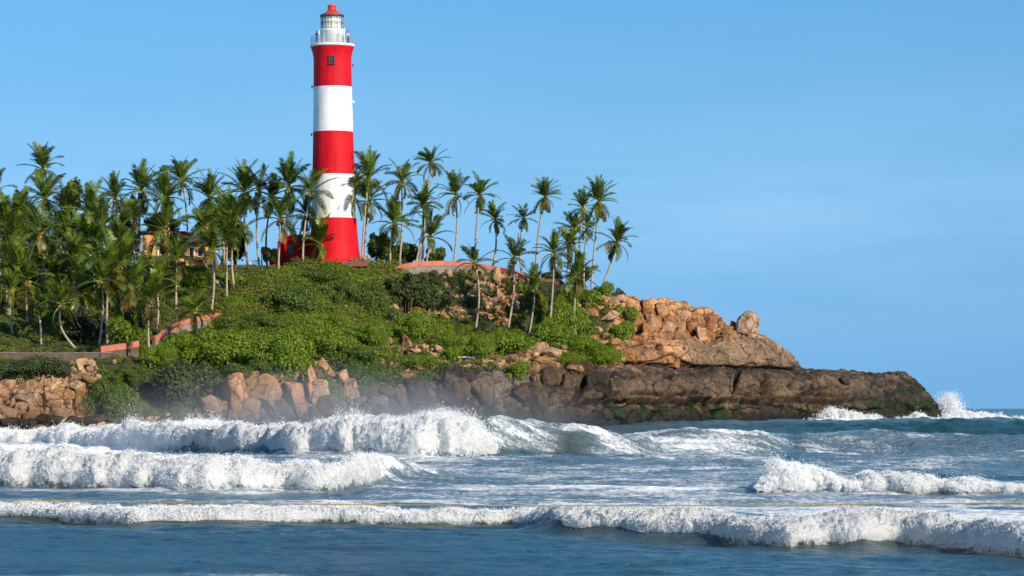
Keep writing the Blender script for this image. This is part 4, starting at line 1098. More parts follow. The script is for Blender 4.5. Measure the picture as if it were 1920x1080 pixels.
gal = bm_ob("gallery", bm, M['white'], lh, False)
bm = bmesh.new()
for k in range(24):
    a = 2 * math.pi * k / 24
    tube(bm, [(40.6 * u * math.cos(a), 40.6 * u * math.sin(a), hz(84)), (40.6 * u * math.cos(a), 40.6 * u * math.sin(a), hz(69.5))], 0.026, 6)
for py in (70, 74.5, 79):
    ring = [(40.6 * u * math.cos(2 * math.pi * k / 48), 40.6 * u * math.sin(2 * math.pi * k / 48), hz(py)) for k in range(49)]
    tube(bm, ring, 0.02, 6, False)
bm_ob("railing", bm, simple("railing_paint", (.24, .30, .36), .5, .1, 3, 0, 0), gal, False)
bm = bmesh.new(); lathe(bm, [(22.5 * u, hz(84)), (22.3 * u, hz(60)), (24.5 * u, hz(58.5)), (24.5 * u, hz(56)), (21 * u, hz(55.8))], 64)
sv = bm_ob("watch_room", bm, M['white'], lh, True)
bm = bmesh.new(); box(bm, -0.42, 0.42, -22.9 * u, -22.2 * u, hz(84), hz(63))
d_ = bm_ob("door", bm, M['white'], sv, False); d_.rotation_euler = (0, 0, -0.9)
bm = bmesh.new(); lathe(bm, [(20.6 * u, hz(55.8)), (20.6 * u, hz(31))], 12, True)
lr = bm_ob("lantern_room", bm, M['glass'], lh, False)
bm = bmesh.new()
for k in range(12):
    a = 2 * math.pi * k / 12
    tube(bm, [(20.9 * u * math.cos(a), 20.9 * u * math.sin(a), hz(56)), (20.9 * u * math.cos(a), 20.9 * u * math.sin(a), hz(30))], 0.055, 6)
for py in (55.5, 43.5, 31):
    tube(bm, [(20.9 * u * math.cos(2 * math.pi * k / 24), 20.9 * u * math.sin(2 * math.pi * k / 24), hz(py)) for k in range(25)], 0.05, 6, False)
bm_ob("glazing_bars", bm, M['iron'], lr, False)
bm = bmesh.new(); lathe(bm, [(13 * u, hz(55)), (15.5 * u, hz(52)), (16 * u, hz(43)), (15.5 * u, hz(35)), (12 * u, hz(32))], 32)
bm_ob("lens", bm, M['lens'], lr, True)
bm = bmesh.new(); lathe(bm, [(22.8 * u, hz(31.2)), (23 * u, hz(30)), (22.4 * u, hz(28.4))], 48)
ev = bm_ob("eaves", bm, M['iron'], lh, True)
bm = bmesh.new(); lathe(bm, [(22.2 * u, hz(28.4)), (19 * u, hz(26.5)), (13.5 * u, hz(23.5)), (9.6 * u, hz(21)), (8.2 * u, hz(18.5))], 48)
rf = bm_ob("roof", bm, M['roofred'], lh, True)
bm = bmesh.new(); lathe(bm, [(8.1 * u, hz(18.6)), (7.6 * u, hz(17)), (7.6 * u, hz(13)), (8.6 * u, hz(12)), (8.2 * u, hz(10.4)), (5 * u, hz(8.6)), (0.6 * u, hz(8))], 32)
bm_ob("ventilator", bm, M['roofred'], rf, True)
# window in the top red band, with frame and sill
bm = bmesh.new(); box(bm, -0.34, 0.34, -0.30, 0.30, -0.52, 0.52)
wi = bm_ob("window", bm, M['hole'], lh, False, (1.0 * u, -35.6 * u + 0.22, hz(116)))
bm = bmesh.new()
box(bm, -0.41, -0.34, -0.36, 0.2, -0.58, 0.58); box(bm, 0.34, 0.41, -0.36, 0.2, -0.58, 0.58); box(bm, -0.34, 0.34, -0.355, 0.2, 0.52, 0.59); box(bm, -0.45, 0.45, -0.42, 0.2, -0.66, -0.582); box(bm, -0.34, 0.34, -0.35, 0.2, -0.03, 0.03)
bm_ob("frame", bm, M['maroon'], wi, False)
def wall_lamp(ang, py, m):
    r = np.interp(py, [8, 112, 164, 248, 328], [35.5, 35.5, 36, 37.6, 39.8]) * u
    bm = bmesh.new(); box(bm, 0, 0.16, -0.03, 0.03, -0.03, 0.03); box(bm, 0.12, 0.30, -0.09, 0.09, -0.22, 0.16, 0.02)
    o = bm_ob("lamp_bracket", bm, m, lh, False, (r * math.cos(ang), r * math.sin(ang), hz(py))); o.rotation_euler = (0, 0, ang)
wall_lamp(math.pi + 0.12, 163, M['iron']); wall_lamp(-0.1, 191, M['white']); wall_lamp(-0.08, 123, M['maroon']); wall_lamp(math.pi + 0.1, 252, M['iron'])
for ang, r, p0, p1 in ((math.radians(236), 39.5, 84, 60), (math.radians(-52), 39.5, 84, 56)):
    bm = bmesh.new(); tube(bm, [(r * u * math.cos(ang), r * u * math.sin(ang), hz(p0)), (r * u * math.cos(ang), r * u * math.sin(ang), hz(p1))], 0.07, 8)
    bm_ob("post", bm, M['white'], gal, False)
bm = bmesh.new(); a = math.radians(-24)
tube(bm, [((np.interp(p, [328, 410, 448, 478, 491], [39.8, 42.4, 44.6, 48, 52]) + 0.4) * u * math.cos(a), (np.interp(p, [328, 410, 448, 478, 491], [39.8, 42.4, 44.6, 48, 52]) + 0.4) * u * math.sin(a), hz(p)) for p in (491, 470, 448, 430, 410)], 0.06, 6)
bm_ob("downpipe", bm, M['red'], lh, False)

# people on the gallery
def person(ang, face, shirt, legs, label):
    R = 34.5 * u
    c = Vector((R * math.cos(ang), R * math.sin(ang), hz(83.9)))
    base = LHp + c + Vector((-hz(84) * math.sin(math.radians(0.55)), 0, 0))
    skin = simple("skin", (0.20, 0.10, 0.06), 0.6, 0.1, 3, 0)
    root = thing("person", base, label, "person", None, face)
    vs, es, rs = [], [], []
    def v(x, y, z, r): vs.append((x, y, z)); rs.append(r); return len(vs) - 1
    def e(*ids):
        for a, b in zip(ids[:-1], ids[1:]): es.append((a, b))
    pel = v(0, 0, .92, .13); wst = v(0, 0, 1.08, .12); ch = v(0, -.02, 1.3, .15); nk = v(0, 0, 1.46, .055); hd = v(0, -.02, 1.58, .09); tp = v(0, -.01, 1.68, .085)
    e(pel, wst, ch, nk, hd, tp)
    for s in (-1, 1):
        hp = v(.1 * s, 0, .86, .095); kn = v(.11 * s, -.02, .48, .06); an = v(.11 * s, .01, .09, .04); to = v(.12 * s, -.15, .04, .035); e(pel, hp, kn, an, to)
        sh = v(.19 * s, 0, 1.38, .06); el = v(.25 * s, .03, 1.1, .045); wr = v(.22 * s, -.18, .98, .03); pm = v(.21 * s, -.25, 1.0, .035); e(ch, sh, el, wr, pm)
        for k in range(4):
            f1 = v((.175 + .022 * k) * s, -.30, 1.0, .010); f2 = v((.175 + .022 * k) * s, -.34 + .005 * k, .975, .009); e(pm, f1, f2)
        t1 = v(.16 * s, -.235, 1.0, .011); t2 = v(.145 * s, -.27, .99, .009); e(pm, t1, t2)
    me = bpy.data.meshes.new("body"); me.from_pydata(vs, es, []); me.materials.append(skin)
    o = ob("body", me, root)
    sm = o.modifiers.new("skin", 'SKIN'); o.modifiers.new("sub", 'SUBSURF').levels = 1
    for k, r in enumerate(rs): me.skin_vertices[0].data[k].radius = (r, r)
    me.skin_vertices[0].data[0].use_root = True
    bm = bmesh.new(); lathe(bm, [(.17, .84), (.165, 1.05), (.2, 1.3), (.17, 1.42), (.07, 1.475)], 16)
    for s in (-1, 1): tube(bm, [(.16 * s, 0, 1.40), (.25 * s, .03, 1.1)], [.085, .07], 8)
    m_ = simple("shirt", shirt, .8, .1, 3, 0); q = bm_ob("shirt", bm, m_, root, True); q.scale = (1.06, .78, 1)
    bm = bmesh.new()
    for s in (-1, 1): tube(bm, [(.09 * s, 0, .93), (.105 * s, -.02, .48), (.11 * s, .01, .08)], [.125, .085, .07], 10)
    bm_ob("trousers", bm, simple("trousers", legs, .8, .1, 3, 0), root, True)
    bm = bmesh.new(); bmesh.ops.create_uvsphere(bm, u_segments=14, v_segments=8, radius=.108)
    for q in bm.verts:
        q.co.z = max(q.co.z, -.02 if q.co.y > 0 else .03)
    bm_ob("hair", bm, simple("hair", (.012, .01, .01), .6, .1, 3, 0), root, True, (0, .01, 1.64))
person(math.radians(215), math.radians(-60), (0.02, 0.03, 0.05), (0.02, 0.02, 0.03), "person in dark clothes standing at the gallery rail on its shaded side")
person(math.radians(-28), math.radians(60), (0.55, 0.36, 0.28), (0.05, 0.05, 0.06), "person in pale pinkish shirt at the sunny end of the gallery rail")

# red annex
bl = P(533, 492, 401)
ax = thing("annex_building", bl, "low red flat roofed annex building joined to the foot of the lighthouse", "building")
bm = bmesh.new(); w_ = 56 * u; box(bm, 0, w_, 0, 6, -1.5, 48 * u)
aw = bm_ob("wall", bm, M['red'], ax)
bm = bmesh.new(); box(bm, -0.15, w_ + 0.1, -0.3, 6.2, 48 * u + .003, 48 * u + 0.28, 0.02); bm_ob("roof", bm, M['red'], ax)
bm = bmesh.new(); box(bm, -14 * u, -0.003, 0.6, 5, -1.5, 40 * u); bm_ob("side_wing", bm, M['red'], ax)
bm = bmesh.new(); box(bm, 24 * u, 46 * u, -1.6, -0.003, -1.5, 14 * u, 0.02); box(bm, 24 * u, 26 * u, -1.5, -1.3, 14 * u, 30 * u); box(bm, 44 * u, 46 * u, -1.5, -1.3, 14 * u, 30 * u); box(bm, 23 * u, 47 * u, -1.7, -0.003, 30 * u, 32 * u); bm_ob("porch", bm, M['red'], ax)
bm = bmesh.new(); box(bm, 8 * u, 16 * u, -0.06, 0.1, 16 * u, 32 * u); wi = bm_ob("window", bm, M['hole'], ax)
bm = bmesh.new(); box(bm, 7 * u, 8 * u, -0.1, -.003, 15 * u, 33 * u); box(bm, 16 * u, 17 * u, -0.1, -.003, 15 * u, 33 * u); box(bm, 8 * u, 16 * u, -0.1, -.003, 32 * u, 33 * u); box(bm, 8 * u, 16 * u, -0.12, -.003, 15 * u, 16 * u); bm_ob("frame", bm, M['maroon'], wi)
bm = bmesh.new()
for k in range(4): box(bm, (-30 + 4 * k) * u, (-14) * u - .003 * k, 0.8 + .1 * k, 4, -1.5, (3 + 3 * k) * u)
bm_ob("steps", bm, M['red'], ax)
# plinth wall at the tower foot
def wall(name, pts, h, thick, mats, label, cat="wall", cap=None, below=1.5, capname="coping", group=None):
    """wall along world points; the coping is a part of its own"""
    pts = [Vector(p) for p in pts]
    root = thing(name, pts[0], label, cat, group)
    def strip(bm, off0, off1, t):
        ring = []
        for i, p in enumerate(pts):
            d = pts[min(i + 1, len(pts) - 1)] - pts[max(i - 1, 0)]; d.z = 0; d.normalize(); n = Vector((d.y, -d.x, 0))
            q = p - pts[0]
            ring.append([bm.verts.new(q + n * s * t / 2 + Vector((0, 0, z))) for s, z in ((1, off0), (1, off1), (-1, off1), (-1, off0))])
        for a, b in zip(ring[:-1], ring[1:]):
            for k in range(4): bm.faces.new((a[k], b[k], b[(k + 1) % 4], a[(k + 1) % 4]))
        bm.faces.new(ring[0][::-1]); bm.faces.new(ring[-1])
    bm = bmesh.new(); strip(bm, -below, h, thick); bmesh.ops.recalc_face_normals(bm, faces=bm.faces); bm_ob("masonry", bm, mats[0], root)
    if cap:
        bm = bmesh.new(); strip(bm, h + .003, h + cap, thick + .14); bmesh.ops.recalc_face_normals(bm, faces=bm.faces); bm_ob(capname, bm, mats[1], root)
    return root
def wpts(lst, n=10):
    """smooth line through (px, py, Y): py is where the wall's top is"""
    out = []
    for k in range(n * (len(lst) - 1) + 1):
        t = k / n; i = min(int(t), len(lst) - 2); q = t - i
        out.append(P(*[lst[i][j] * (1 - q) + lst[i + 1][j] * q for j in range(3)]))
    return out
wall("plinth_wall", wpts([(640, 490, 395.6), (690, 490, 396.4)]), 0.0, 0.4, [M['maroon']], "low dark brown plinth wall at the sunny foot of the lighthouse", below=.7)
wall("parapet_wall", wpts([(x_, y_, float(np.interp(x_, pu, YE)) - d_) for x_, y_, d_ in [(738, 510, 2.6), (760, 503, 1.6), (790, 499, .9), (830, 498, .6), (870, 499, .6), (905, 504, .6), (940, 510, .6), (965, 516, .6), (992, 528, .6)]]), 0.0, 0.5, [M['stonewall'], M['pink']], "long curved stone wall with thick pink coping on the hilltop", cap=0.66, below=1.5)
wall("stair_wall", wpts([(288, 640, 366), (300, 635, 367), (315, 622, 369), (328, 618, 370), (342, 610, 372), (365, 603, 374), (385, 600, 376), (412, 594, 379)], 4), 0.0, 0.5, [M['stonewall'], M['pink']], "sloping grey stone wall with pink coping climbing between the shrubs", cap=0.6, below=2.0)
wall("retaining_wall", wpts([(-340, 662, 351), (0, 662, 354), (100, 663, 355), (212, 662, 357)], 4), 0.0, 0.5, [M['brownwall'], M['stonewall']], "long dark brown retaining wall above the tan boulder heap", cap=0.1, below=4.0)
wall("boundary_wall", wpts([(187, 661, 356.4), (215, 657, 357.8), (240, 654, 359), (258, 650, 360)], 3), 0.0, 0.45, [M['brownwall'], M['pink']], "short pink topped wall section stepping up from the retaining wall", cap=0.75, below=3.0)
wall("garden_wall", wpts([(-200, 556, 384), (0, 556, 385), (54, 556, 386)], 3), 0.0, 0.4, [M['stonewall'], M['ochre']], "low ochre garden wall under the sunlit edge palm", cap=0.75, below=1.5)
wall("compound_wall", wpts([(265, 500, 400), (400, 497, 399), (478, 496, 398)], 3), 0.0, 0.4, [M['maroon']], "dull maroon compound wall below the ochre house", below=2.5)
wall("path_wall", wpts([(1005, 521, 404), (1050, 524, 405), (1062, 532, 405)], 3), 0.0, 0.4, [M['maroon']], "short dull maroon wall behind the palms past the curved wall", below=2.0)
# small balustrade, mast and gate post on the skyline
p = P(468, 495, 400)
bt = thing("balustrade", p, "small pale pink balustrade on the skyline between house and lighthouse", "balustrade")
bm = bmesh.new(); box(bm, 0, 24 * u, 0, .2, 5.2 * u, 6.6 * u); bm_ob("rail", bm, M['pink'], bt)
for k in range(5):
    bm = bmesh.new(); box(bm, k * 5.6 * u, k * 5.6 * u + .12, .03, .17, -.6, 5.2 * u - .003); bm_ob("baluster", bm, M['white'], bt)
p = P(490, 496, 400); bm = bmesh.new(); tube(bm, [(0, 0, -.6), (0, 0, 26 * u)], 0.06, 8); box(bm, -.1, .1, -.1, .1, 26 * u, 27.5 * u)
tag(bm_ob("mast", bm, M['white'], None, False, p), "thin white mast standing on the skyline before the annex", "mast")
p = P(690, 494, 399); bm = bmesh.new(); box(bm, -.16, .22, -.2, .2, -.6, 1.15, .02)
gp = bm_ob("gate_post", bm, M['pink'], None, False, p); tag(gp, "leaning pink gate post beside the sunny foot of the lighthouse", "post"); gp.rotation_euler = (0, -.16, 0)
# cable from the tower to the palms
bm = bmesh.new(); a, b = P(590, 408, 399), P(520, 406, 405)
tube(bm, [a + (b - a) * t - Vector((0, 0, 0.25 * math.sin(math.pi * t))) for t in np.linspace(0, 1, 9)], 0.035, 5)
tag(bm_ob("cable", bm, M['iron'], None), "thin dark cable stretched from the shaded side of the lighthouse", "cable")

# ochre house
HY = 409.0; uh = HY / F
hb = P(266, 500, HY)
hs_ = thing("ochre_house", hb, "ochre two storey house with columned verandah behind the palms", "house")
W1, H1 = 62 * uh, 62 * uh
def hx(px): return (px - 266) * uh
def hzz(py): return (500 - py) * uh
bm = bmesh.new(); box(bm, hx(267), hx(292), 0, 8, -3, hzz(437)); box(bm, hx(292) + .001, hx(344), 2.0, 8, -3, hzz(437)); box(bm, hx(344) + .001, hx(394), 1.0, 7.5, -3, hzz(456))
bm_ob("wall", bm, M['ochre'], hs_)
bm = bmesh.new(); box(bm, hx(262), hx(348), -.4, 8.4, hzz(437) + .003, hzz(433.5), .03); box(bm, hx(348) + .01, hx(398), .3, 8, hzz(456) + .003, hzz(452.5), .03)
rf = bm_ob("roof", bm, M['maroon'], hs_)
bm = bmesh.new(); box(bm, hx(352), hx(368), 2.5, 5, hzz(452.4), hzz(436)); box(bm, hx(350), hx(370), 2.2, 5.3, hzz(436) + .003, hzz(433)); bm_ob("roof_tank", bm, M['iron'], rf)
for px in (296, 309, 322, 334):
    bm = bmesh.new(); tube(bm, [(hx(px), .3, hzz(487)), (hx(px), .3, hzz(438))], .16, 10); box(bm, hx(px) - .24, hx(px) + .24, .06, .54, hzz(438), hzz(437)); bm_ob("column", bm, M['white'], hs_)
bm = bmesh.new(); box(bm, hx(267), hx(345), -.25, -.02, hzz(491), hzz(484), .02); box(bm, hx(292), hx(345), -.02, 2, hzz(491), hzz(489)); bm_ob("balcony", bm, M['ochre'], hs_)
for px, py, yy in ((302, 462, 1.95), (316, 462, 1.95), (330, 462, 1.95), (358, 470, .95), (374, 470, .95)):
    hgt = 20 if px < 345 else 12
    bm = bmesh.new(); box(bm, hx(px - 4), hx(px + 4), yy - .02, yy + .1, hzz(py + hgt / 2 + 4), hzz(py - hgt / 2)); wi = bm_ob("window", bm, M['hole'], hs_)
    bm = bmesh.new(); y0, y1 = yy - .08, yy - .003; z0, z1 = hzz(py + hgt / 2 + 4), hzz(py - hgt / 2)
    box(bm, hx(px - 5), hx(px - 4), y0, y1, z0, z1); box(bm, hx(px + 4), hx(px + 5), y0, y1, z0, z1); box(bm, hx(px - 5), hx(px + 5), y0, y1, z1 + .001, z1 + .1); box(bm, hx(px - 5.5), hx(px + 5.5), y0 - .05, y1, z0 - .1, z0 - .001); bm_ob("frame", bm, M['white'], wi)
# half hidden pinkish building
bm = bmesh.new(); pb = P(-70, 520, 410)
hs2 = thing("pinkish_building", pb, "pinkish plastered building almost hidden by the dark grove", "building")
box(bm, 0, 186 * uh, 0, 6, -2, 58 * uh); bm_ob("wall", bm, simple("pinkish_plaster", (0.42, 0.22, 0.16), .85, .3, .6, .3, .04), hs2)
bm = bmesh.new(); box(bm, -.3, 186 * uh + .3, -.4, 6.3, 58 * uh + .003, 61 * uh, .03); bm_ob("roof", bm, M['maroon'], hs2)
for k in range(6):
    bm = bmesh.new(); x = (14 + 29 * k) * uh; box(bm, x, x + 1.0, -.03, .1, 22 * uh, 40 * uh); wi = bm_ob("window", bm, M['hole'], hs2)
    bm = bmesh.new(); box(bm, x - .1, x, -.08, -.003, 22 * uh, 40 * uh); box(bm, x + 1, x + 1.1, -.08, -.003, 22 * uh, 40 * uh); box(bm, x - .1, x + 1.1, -.08, -.003, 40 * uh + .001, 40 * uh + .1); bm_ob("frame", bm, M['white'], wi)

# ------------------------------------------------------------------ sea
def yrow(py): return CAMZ * F / (py - HOR)
def humps():
    H = []
    def add(pts, wf, wb): H.append((np.array(pts, float), wf, wb))
    # (px, crest Y, height)
    add([(-900, 322, 1.2), (60, 318, 1.5), (150, 308, 1.8), (250, 292, 2.0), (400, 259, 2.4), (550, 243, 2.6), (700, 236, 2.75), (800, 236, 2.9), (880, 238, 3.0), (930, 242, 3.2), (965, 244, 3.25), (1000, 246, 3.05), (1060, 249, 2.8), (1120, 252, 2.55), (1180, 256, 2.1), (1260, 262, 1.2), (1360, 270, .4), (1500, 280, 0), (3000, 280, 0)], 6.0, 16)
    add([(-900, 275, 0), (1000, 262, 0), (1080, 262, 1.1), (1180, 264, 2.1), (1260, 266, 2.5), (1350, 267, 2.5), (1430, 268, 2.1), (1480, 272, 1.4), (1560, 276, 1.5), (1640, 278, 1.6), (1780, 280, 1.2), (1920, 282, .9), (2600, 285, 1)], 8, 16)
    add([(-900, 350, 0), (900, 345, .2), (1100, 342, 1.6), (1250, 342, 2.3), (1450, 345, 2.45), (1600, 348, 2.3), (1750, 350, 2.5), (1920, 352, 2.35), (2600, 355, 2.2)], 26, 22)
    add([(-900, 154, 1.5), (0, 154, 1.5), (150, 152, 1.4), (330, 148, 1.25), (500, 147, 1.05), (620, 148, 1.1), (690, 158, 1.4), (740, 162, 1.15), (800, 168, .6), (880, 172, .2), (1000, 172, 0), (3000, 172, 0)], 3.4, 9)
    add([(-900, 140, 0), (1400, 140, .1), (1450, 141, .8), (1490, 143, 1.15), (1560, 143, .95), (1610, 142, .75), (1640, 142, 1.0), (1680, 142, .85), (1720, 141, .6), (1790, 140, .55), (1830, 140, .65), (1900, 139, .4), (2000, 138, .3), (2600, 138, .3)], 2.6, 7)
    add([(-900, 110, .3), (0, 109.5, .36), (150, 106, .42), (250, 103, .5), (420, 102, .52), (600, 103.5, .48), (800, 102.5, .36), (1010, 103, .36), (1100, 103, .1), (1300, 103, 0), (3000, 103, 0)], 2.0, 5)
    add([(-900, 100, 0), (960, 100, 0), (1000, 98.5, .4), (1050, 96, .6), (1200, 93.5, .72), (1350, 91, .72), (1480, 87, .75), (1550, 87.5, .72), (1620, 86, .72), (1700, 88, .66), (1800, 86, .66), (1870, 83, .68), (1920, 82, .7), (2600, 78, .7)], 2.2, 7)
    return H
HU = humps()
def sea_h(X, Y):
    px = 960 + X / Y * F
    h = np.zeros_like(X)
    sc = sstep(900, 350, Y)
    wv = 1.6 * noise3(X / 13, Y / 13, 3.3) + 0.6 * noise3(X / 4, Y / 4, 8.1)
    for k, (pt, wf, wb) in enumerate(HU):
        yc = np.interp(px, pt[:, 0], pt[:, 1]); A = np.interp(px, pt[:, 0], pt[:, 2])
        s = Y - yc + wv * min(1, wf / 6)
        h = np.maximum(h, A * np.where(s < 0, np.exp(-(s / wf) ** 2), np.exp(-(s / wb) ** 2)) * (1 + .10 * noise3(X / 7 + 3 * k, Y / 20, .5)))
    # chop
    near = sstep(130, 80, Y)
    ch = 0.26 * fbm(X / 9, Y / 4.2, 1.1, 3) + 0.13 * fbm(X / 2.6 + 5, Y / 1.5, 4.4, 3) + 0.05 * fbm(X / .8, Y / .55, 2.2, 2)
    sharp = 0.20 * (billow(X / 7 + 50, Y / 4, 6.5, 3) - 1.1)
    swell = 0.35 * np.sin(Y / 11 + X / 60 + 2 * noise3(X / 60, Y / 60, 1)) * sstep(140, 260, Y)
    ch = ch + .14 * fbm(X / 1.7, Y / 1.7 + h, 3.7 + h, 3) * sstep(190, 220, Y)
    return h + (ch + sharp * (1 - .6 * near)) * (0.55 * (1 - .1 * near) + .35 * sstep(150, 260, Y)) * sc + swell * sc - 0.05
ang = np.concatenate([np.linspace(-0.42, -0.19, 60, endpoint=False), np.linspace(-0.19, 0.19, 1200), np.linspace(0.19, 0.42, 60)[1:]])
rows = np.concatenate([np.linspace(6, 66, 30, endpoint=False), np.linspace(66, 112, 300, endpoint=False), np.linspace(112, 136, 70, endpoint=False), np.linspace(136, 175, 150, endpoint=False), np.linspace(175, 222, 60, endpoint=False),
                       np.linspace(222, 300, 190, endpoint=False), np.linspace(300, 440, 140, endpoint=False), np.geomspace(440, 1500, 120, endpoint=False), np.geomspace(1500, 90000, 50)])
SY = np.repeat(rows[:, None], len(ang), 1); SX = ang[None, :] * SY
SZ = sea_h(SX, SY)
spx = 960 + SX / SY * F; spy = HOR + CAMZ * F / SY
foam = np.zeros_like(SX)
def fbox(x0, x1, y0, y1, s, ex=60, ey=6):
    global foam
    foam = np.maximum(foam, s * sstep(x0 - ex, x0 + ex, spx) * sstep(x1 + ex, x1 - ex, spx) * sstep(y0 - ey, y0 + ey, spy) * sstep(y1 + ey, y1 - ey, spy))
fbox(-2000, 330, 815, 862, .62); fbox(100, 900, 856, 872, .50); fbox(-2000, 900, 862, 905, .40)
fbox(-2000, 640, 914, 926, .55); fbox(640, 1480, 880, 910, .50, 80, 12); fbox(650, 1500, 905, 938, .48); fbox(-2000, 2400, 930, 948, .47)
fbox(1240, 2600, 946, 1000, .60); fbox(1700, 2600, 985, 1022, .6); fbox(1000, 1300, 946, 965, .5); fbox(-2000, 560, 1071, 1090, .55); fbox(-2000, 300, 985, 992, .35)
fbox(1080, 1500, 832, 885, .47, 60, 10); fbox(620, 1500, 858, 892, .44); fbox(1480, 2600, 835, 890, .42); fbox(1400, 2600, 900, 945, .50); fbox(-2000, 1000, 940, 962, .36); fbox(1480, 2600, 770, 785, .2); fbox(700, 1500, 870, 890, .38)
def crestfoam(k, x0, x1, s, a=-3, b=2.5):
    global foam
    pt = HU[k][0]; yc = np.interp(spx, pt[:, 0], pt[:, 1]); d = SY - yc
    foam = np.maximum(foam, s * sstep(x0 - 25, x0 + 25, spx) * sstep(x1 + 25, x1 - 25, spx) * sstep(a - 2, a + .5, d) * sstep(b + 2, b - 1, d))
crestfoam(0, 1040, 1180, .54, -2.2, 3); crestfoam(0, 905, 1060, .44, -7, 3); crestfoam(0, 950, 1040, .5, -1.2, 4); crestfoam(1, 1100, 1440, .52, -1.5, 4); crestfoam(3, 690, 840, .6, -2.2, 4); crestfoam(1, 1560, 1920, .36, -3, 4)
crestfoam(2, 1300, 2400, .3, -6, 3)
milk = np.clip(foam - .10, 0, .6) * 1.4
foam = foam + .14 * fbm(SX / 14, SY / 20, 9.9, 3) - .02
green = np.zeros_like(SX)
for k, x0, x1, a, b, g in ((0, 900, 1240, -9, 0.5, .9), (1, 1120, 1460, -8, -.5, .9), (3, 690, 820, -6, 0, .8), (4, 1560, 1900, -5, 0, .7), (5, -2000, 1040, -5, -1.0, .75), (6, 980, 2600, -6, -1.5, .45)):
    pt = HU[k][0]; d = SY - np.interp(spx, pt[:, 0], pt[:, 1])
    green = np.maximum(green, g * sstep(x0 - 20, x0 + 20, spx) * sstep(x1 + 20, x1 - 20, spx) * sstep(a - 1, a + 2, d) * sstep(b + 1, b - 1, d))
teal = sstep(1000, 1300, spx) * sstep(280, 310, SY)
nr, nc = SX.shape
idx = np.arange(nr * nc).reshape(nr, nc)
Q = np.stack([idx[:-1, :-1], idx[:-1, 1:], idx[1:, 1:], idx[1:, :-1]], -1).reshape(-1, 4)
wm, wnt, ns, ls, b = mat("sea_water")
g = ns.new("ShaderNodeNewGeometry"); pos = g.outputs["Position"]
def attr(ns, nm):
    a = ns.new("ShaderNodeAttribute"); a.attribute_name = nm; return a.outputs["Fac"]
def mapped(sc):
    m_ = ns.new("ShaderNodeMapping"); m_.inputs["Scale"].default_value = sc; ls.new(pos, m_.inputs[0]); return m_.outputs[0]
deep = mixc(ns, ls, attr(ns, "teal"), (0.020, 0.072, 0.112), (0.010, 0.054, 0.060))
wc = mixc(ns, ls, attr(ns, "green"), deep, (0.045, 0.055, 0.026))
wc = mixc(ns, ls, attr(ns, "milk"), wc, (0.19, 0.26, 0.31))
nb = noise_node(ns, ls, 1.0, 3, .5, mapped((.06, .12, .06)))
wc = mixc(ns, ls, .5, wc, ramp(ns, ls, nb.outputs[0], [(.35, .6), (.65, 1.3)]), 'MULTIPLY')
ls.new(wc, b.inputs["Base Color"]); b.inputs["Roughness"].default_value = 0.22; b.inputs["IOR"].default_value = 1.33; b.inputs["Specular IOR Level"].default_value = 0.5
n1 = noise_node(ns, ls, 1.0, 4, .6, mapped((.9, 1.7, 1))); n2 = noise_node(ns, ls, 1.0, 4, .6, mapped((4, 6, 4)))
p1 = bump(ns, ls, b, n1.outputs[0], .9, .55); p2 = bump(ns, ls, b, n2.outputs[0], .7, .12, p1)
# foam sheet: lacy where thin, solid where thick
fm = ns.new("ShaderNodeBsdfPrincipled"); fm.inputs["Base Color"].default_value = (.80, .82, .83, 1); fm.inputs["Roughness"].default_value = .9; fm.inputs["Specular IOR Level"].default_value = .1
mps = ns.new("ShaderNodeMapping"); mps.inputs["Rotation"].default_value = (0, 0, math.radians(38)); mps.inputs["Scale"].default_value = (.16, .62, .4); ls.new(pos, mps.inputs[0])
f1n = noise_node(ns, ls, 1.0, 8, .70, mps.outputs[0]); f2n = noise_node(ns, ls, 1.0, 5, .7, mapped((3.2, 1.6, 3)))
av = ns.new("ShaderNodeMath"); av.operation = 'MULTIPLY_ADD'; ls.new(f2n.outputs[0], av.inputs[0]); av.inputs[1].default_value = .45; 
hv_ = ns.new("ShaderNodeMath"); hv_.operation = 'MULTIPLY'; ls.new(f1n.outputs[0], hv_.inputs[0]); hv_.inputs[1].default_value = .75; ls.new(hv_.outputs[0], av.inputs[2])
sm_ = ns.new("ShaderNodeMath"); sm_.operation = 'ADD'; ls.new(av.outputs[0], sm_.inputs[0]); ls.new(attr(ns, "foam"), sm_.inputs[1])
mr = ns.new("ShaderNodeMapRange"); mr.interpolation_type = 'SMOOTHSTEP'; ls.new(sm_.outputs[0], mr.inputs[0]); mr.inputs[1].default_value = .98; mr.inputs[2].default_value = 1.28
bpn = ns.new("ShaderNodeBump"); bpn.inputs["Strength"].default_value = .6; bpn.inputs["Distance"].default_value = .15; ls.new(f2n.outputs[0], bpn.inputs["Height"]); ls.new(bpn.outputs[0], fm.inputs["Normal"])
mx = ns.new("ShaderNodeMixShader"); ls.new(mr.outputs[0], mx.inputs[0]); ls.new(b.outputs[0], mx.inputs[1]); ls.new(fm.outputs[0], mx.inputs[2]); ls.new(mx.outputs[0], ns["Material Output"].inputs[0])
sea = ob("sea", mesh_np("sea", np.stack([SX, SY, SZ], -1).reshape(-1, 3), Q, [wm], True, None, {"foam": foam, "green": green, "teal": teal, "milk": milk}))
tag(sea, kind='structure')

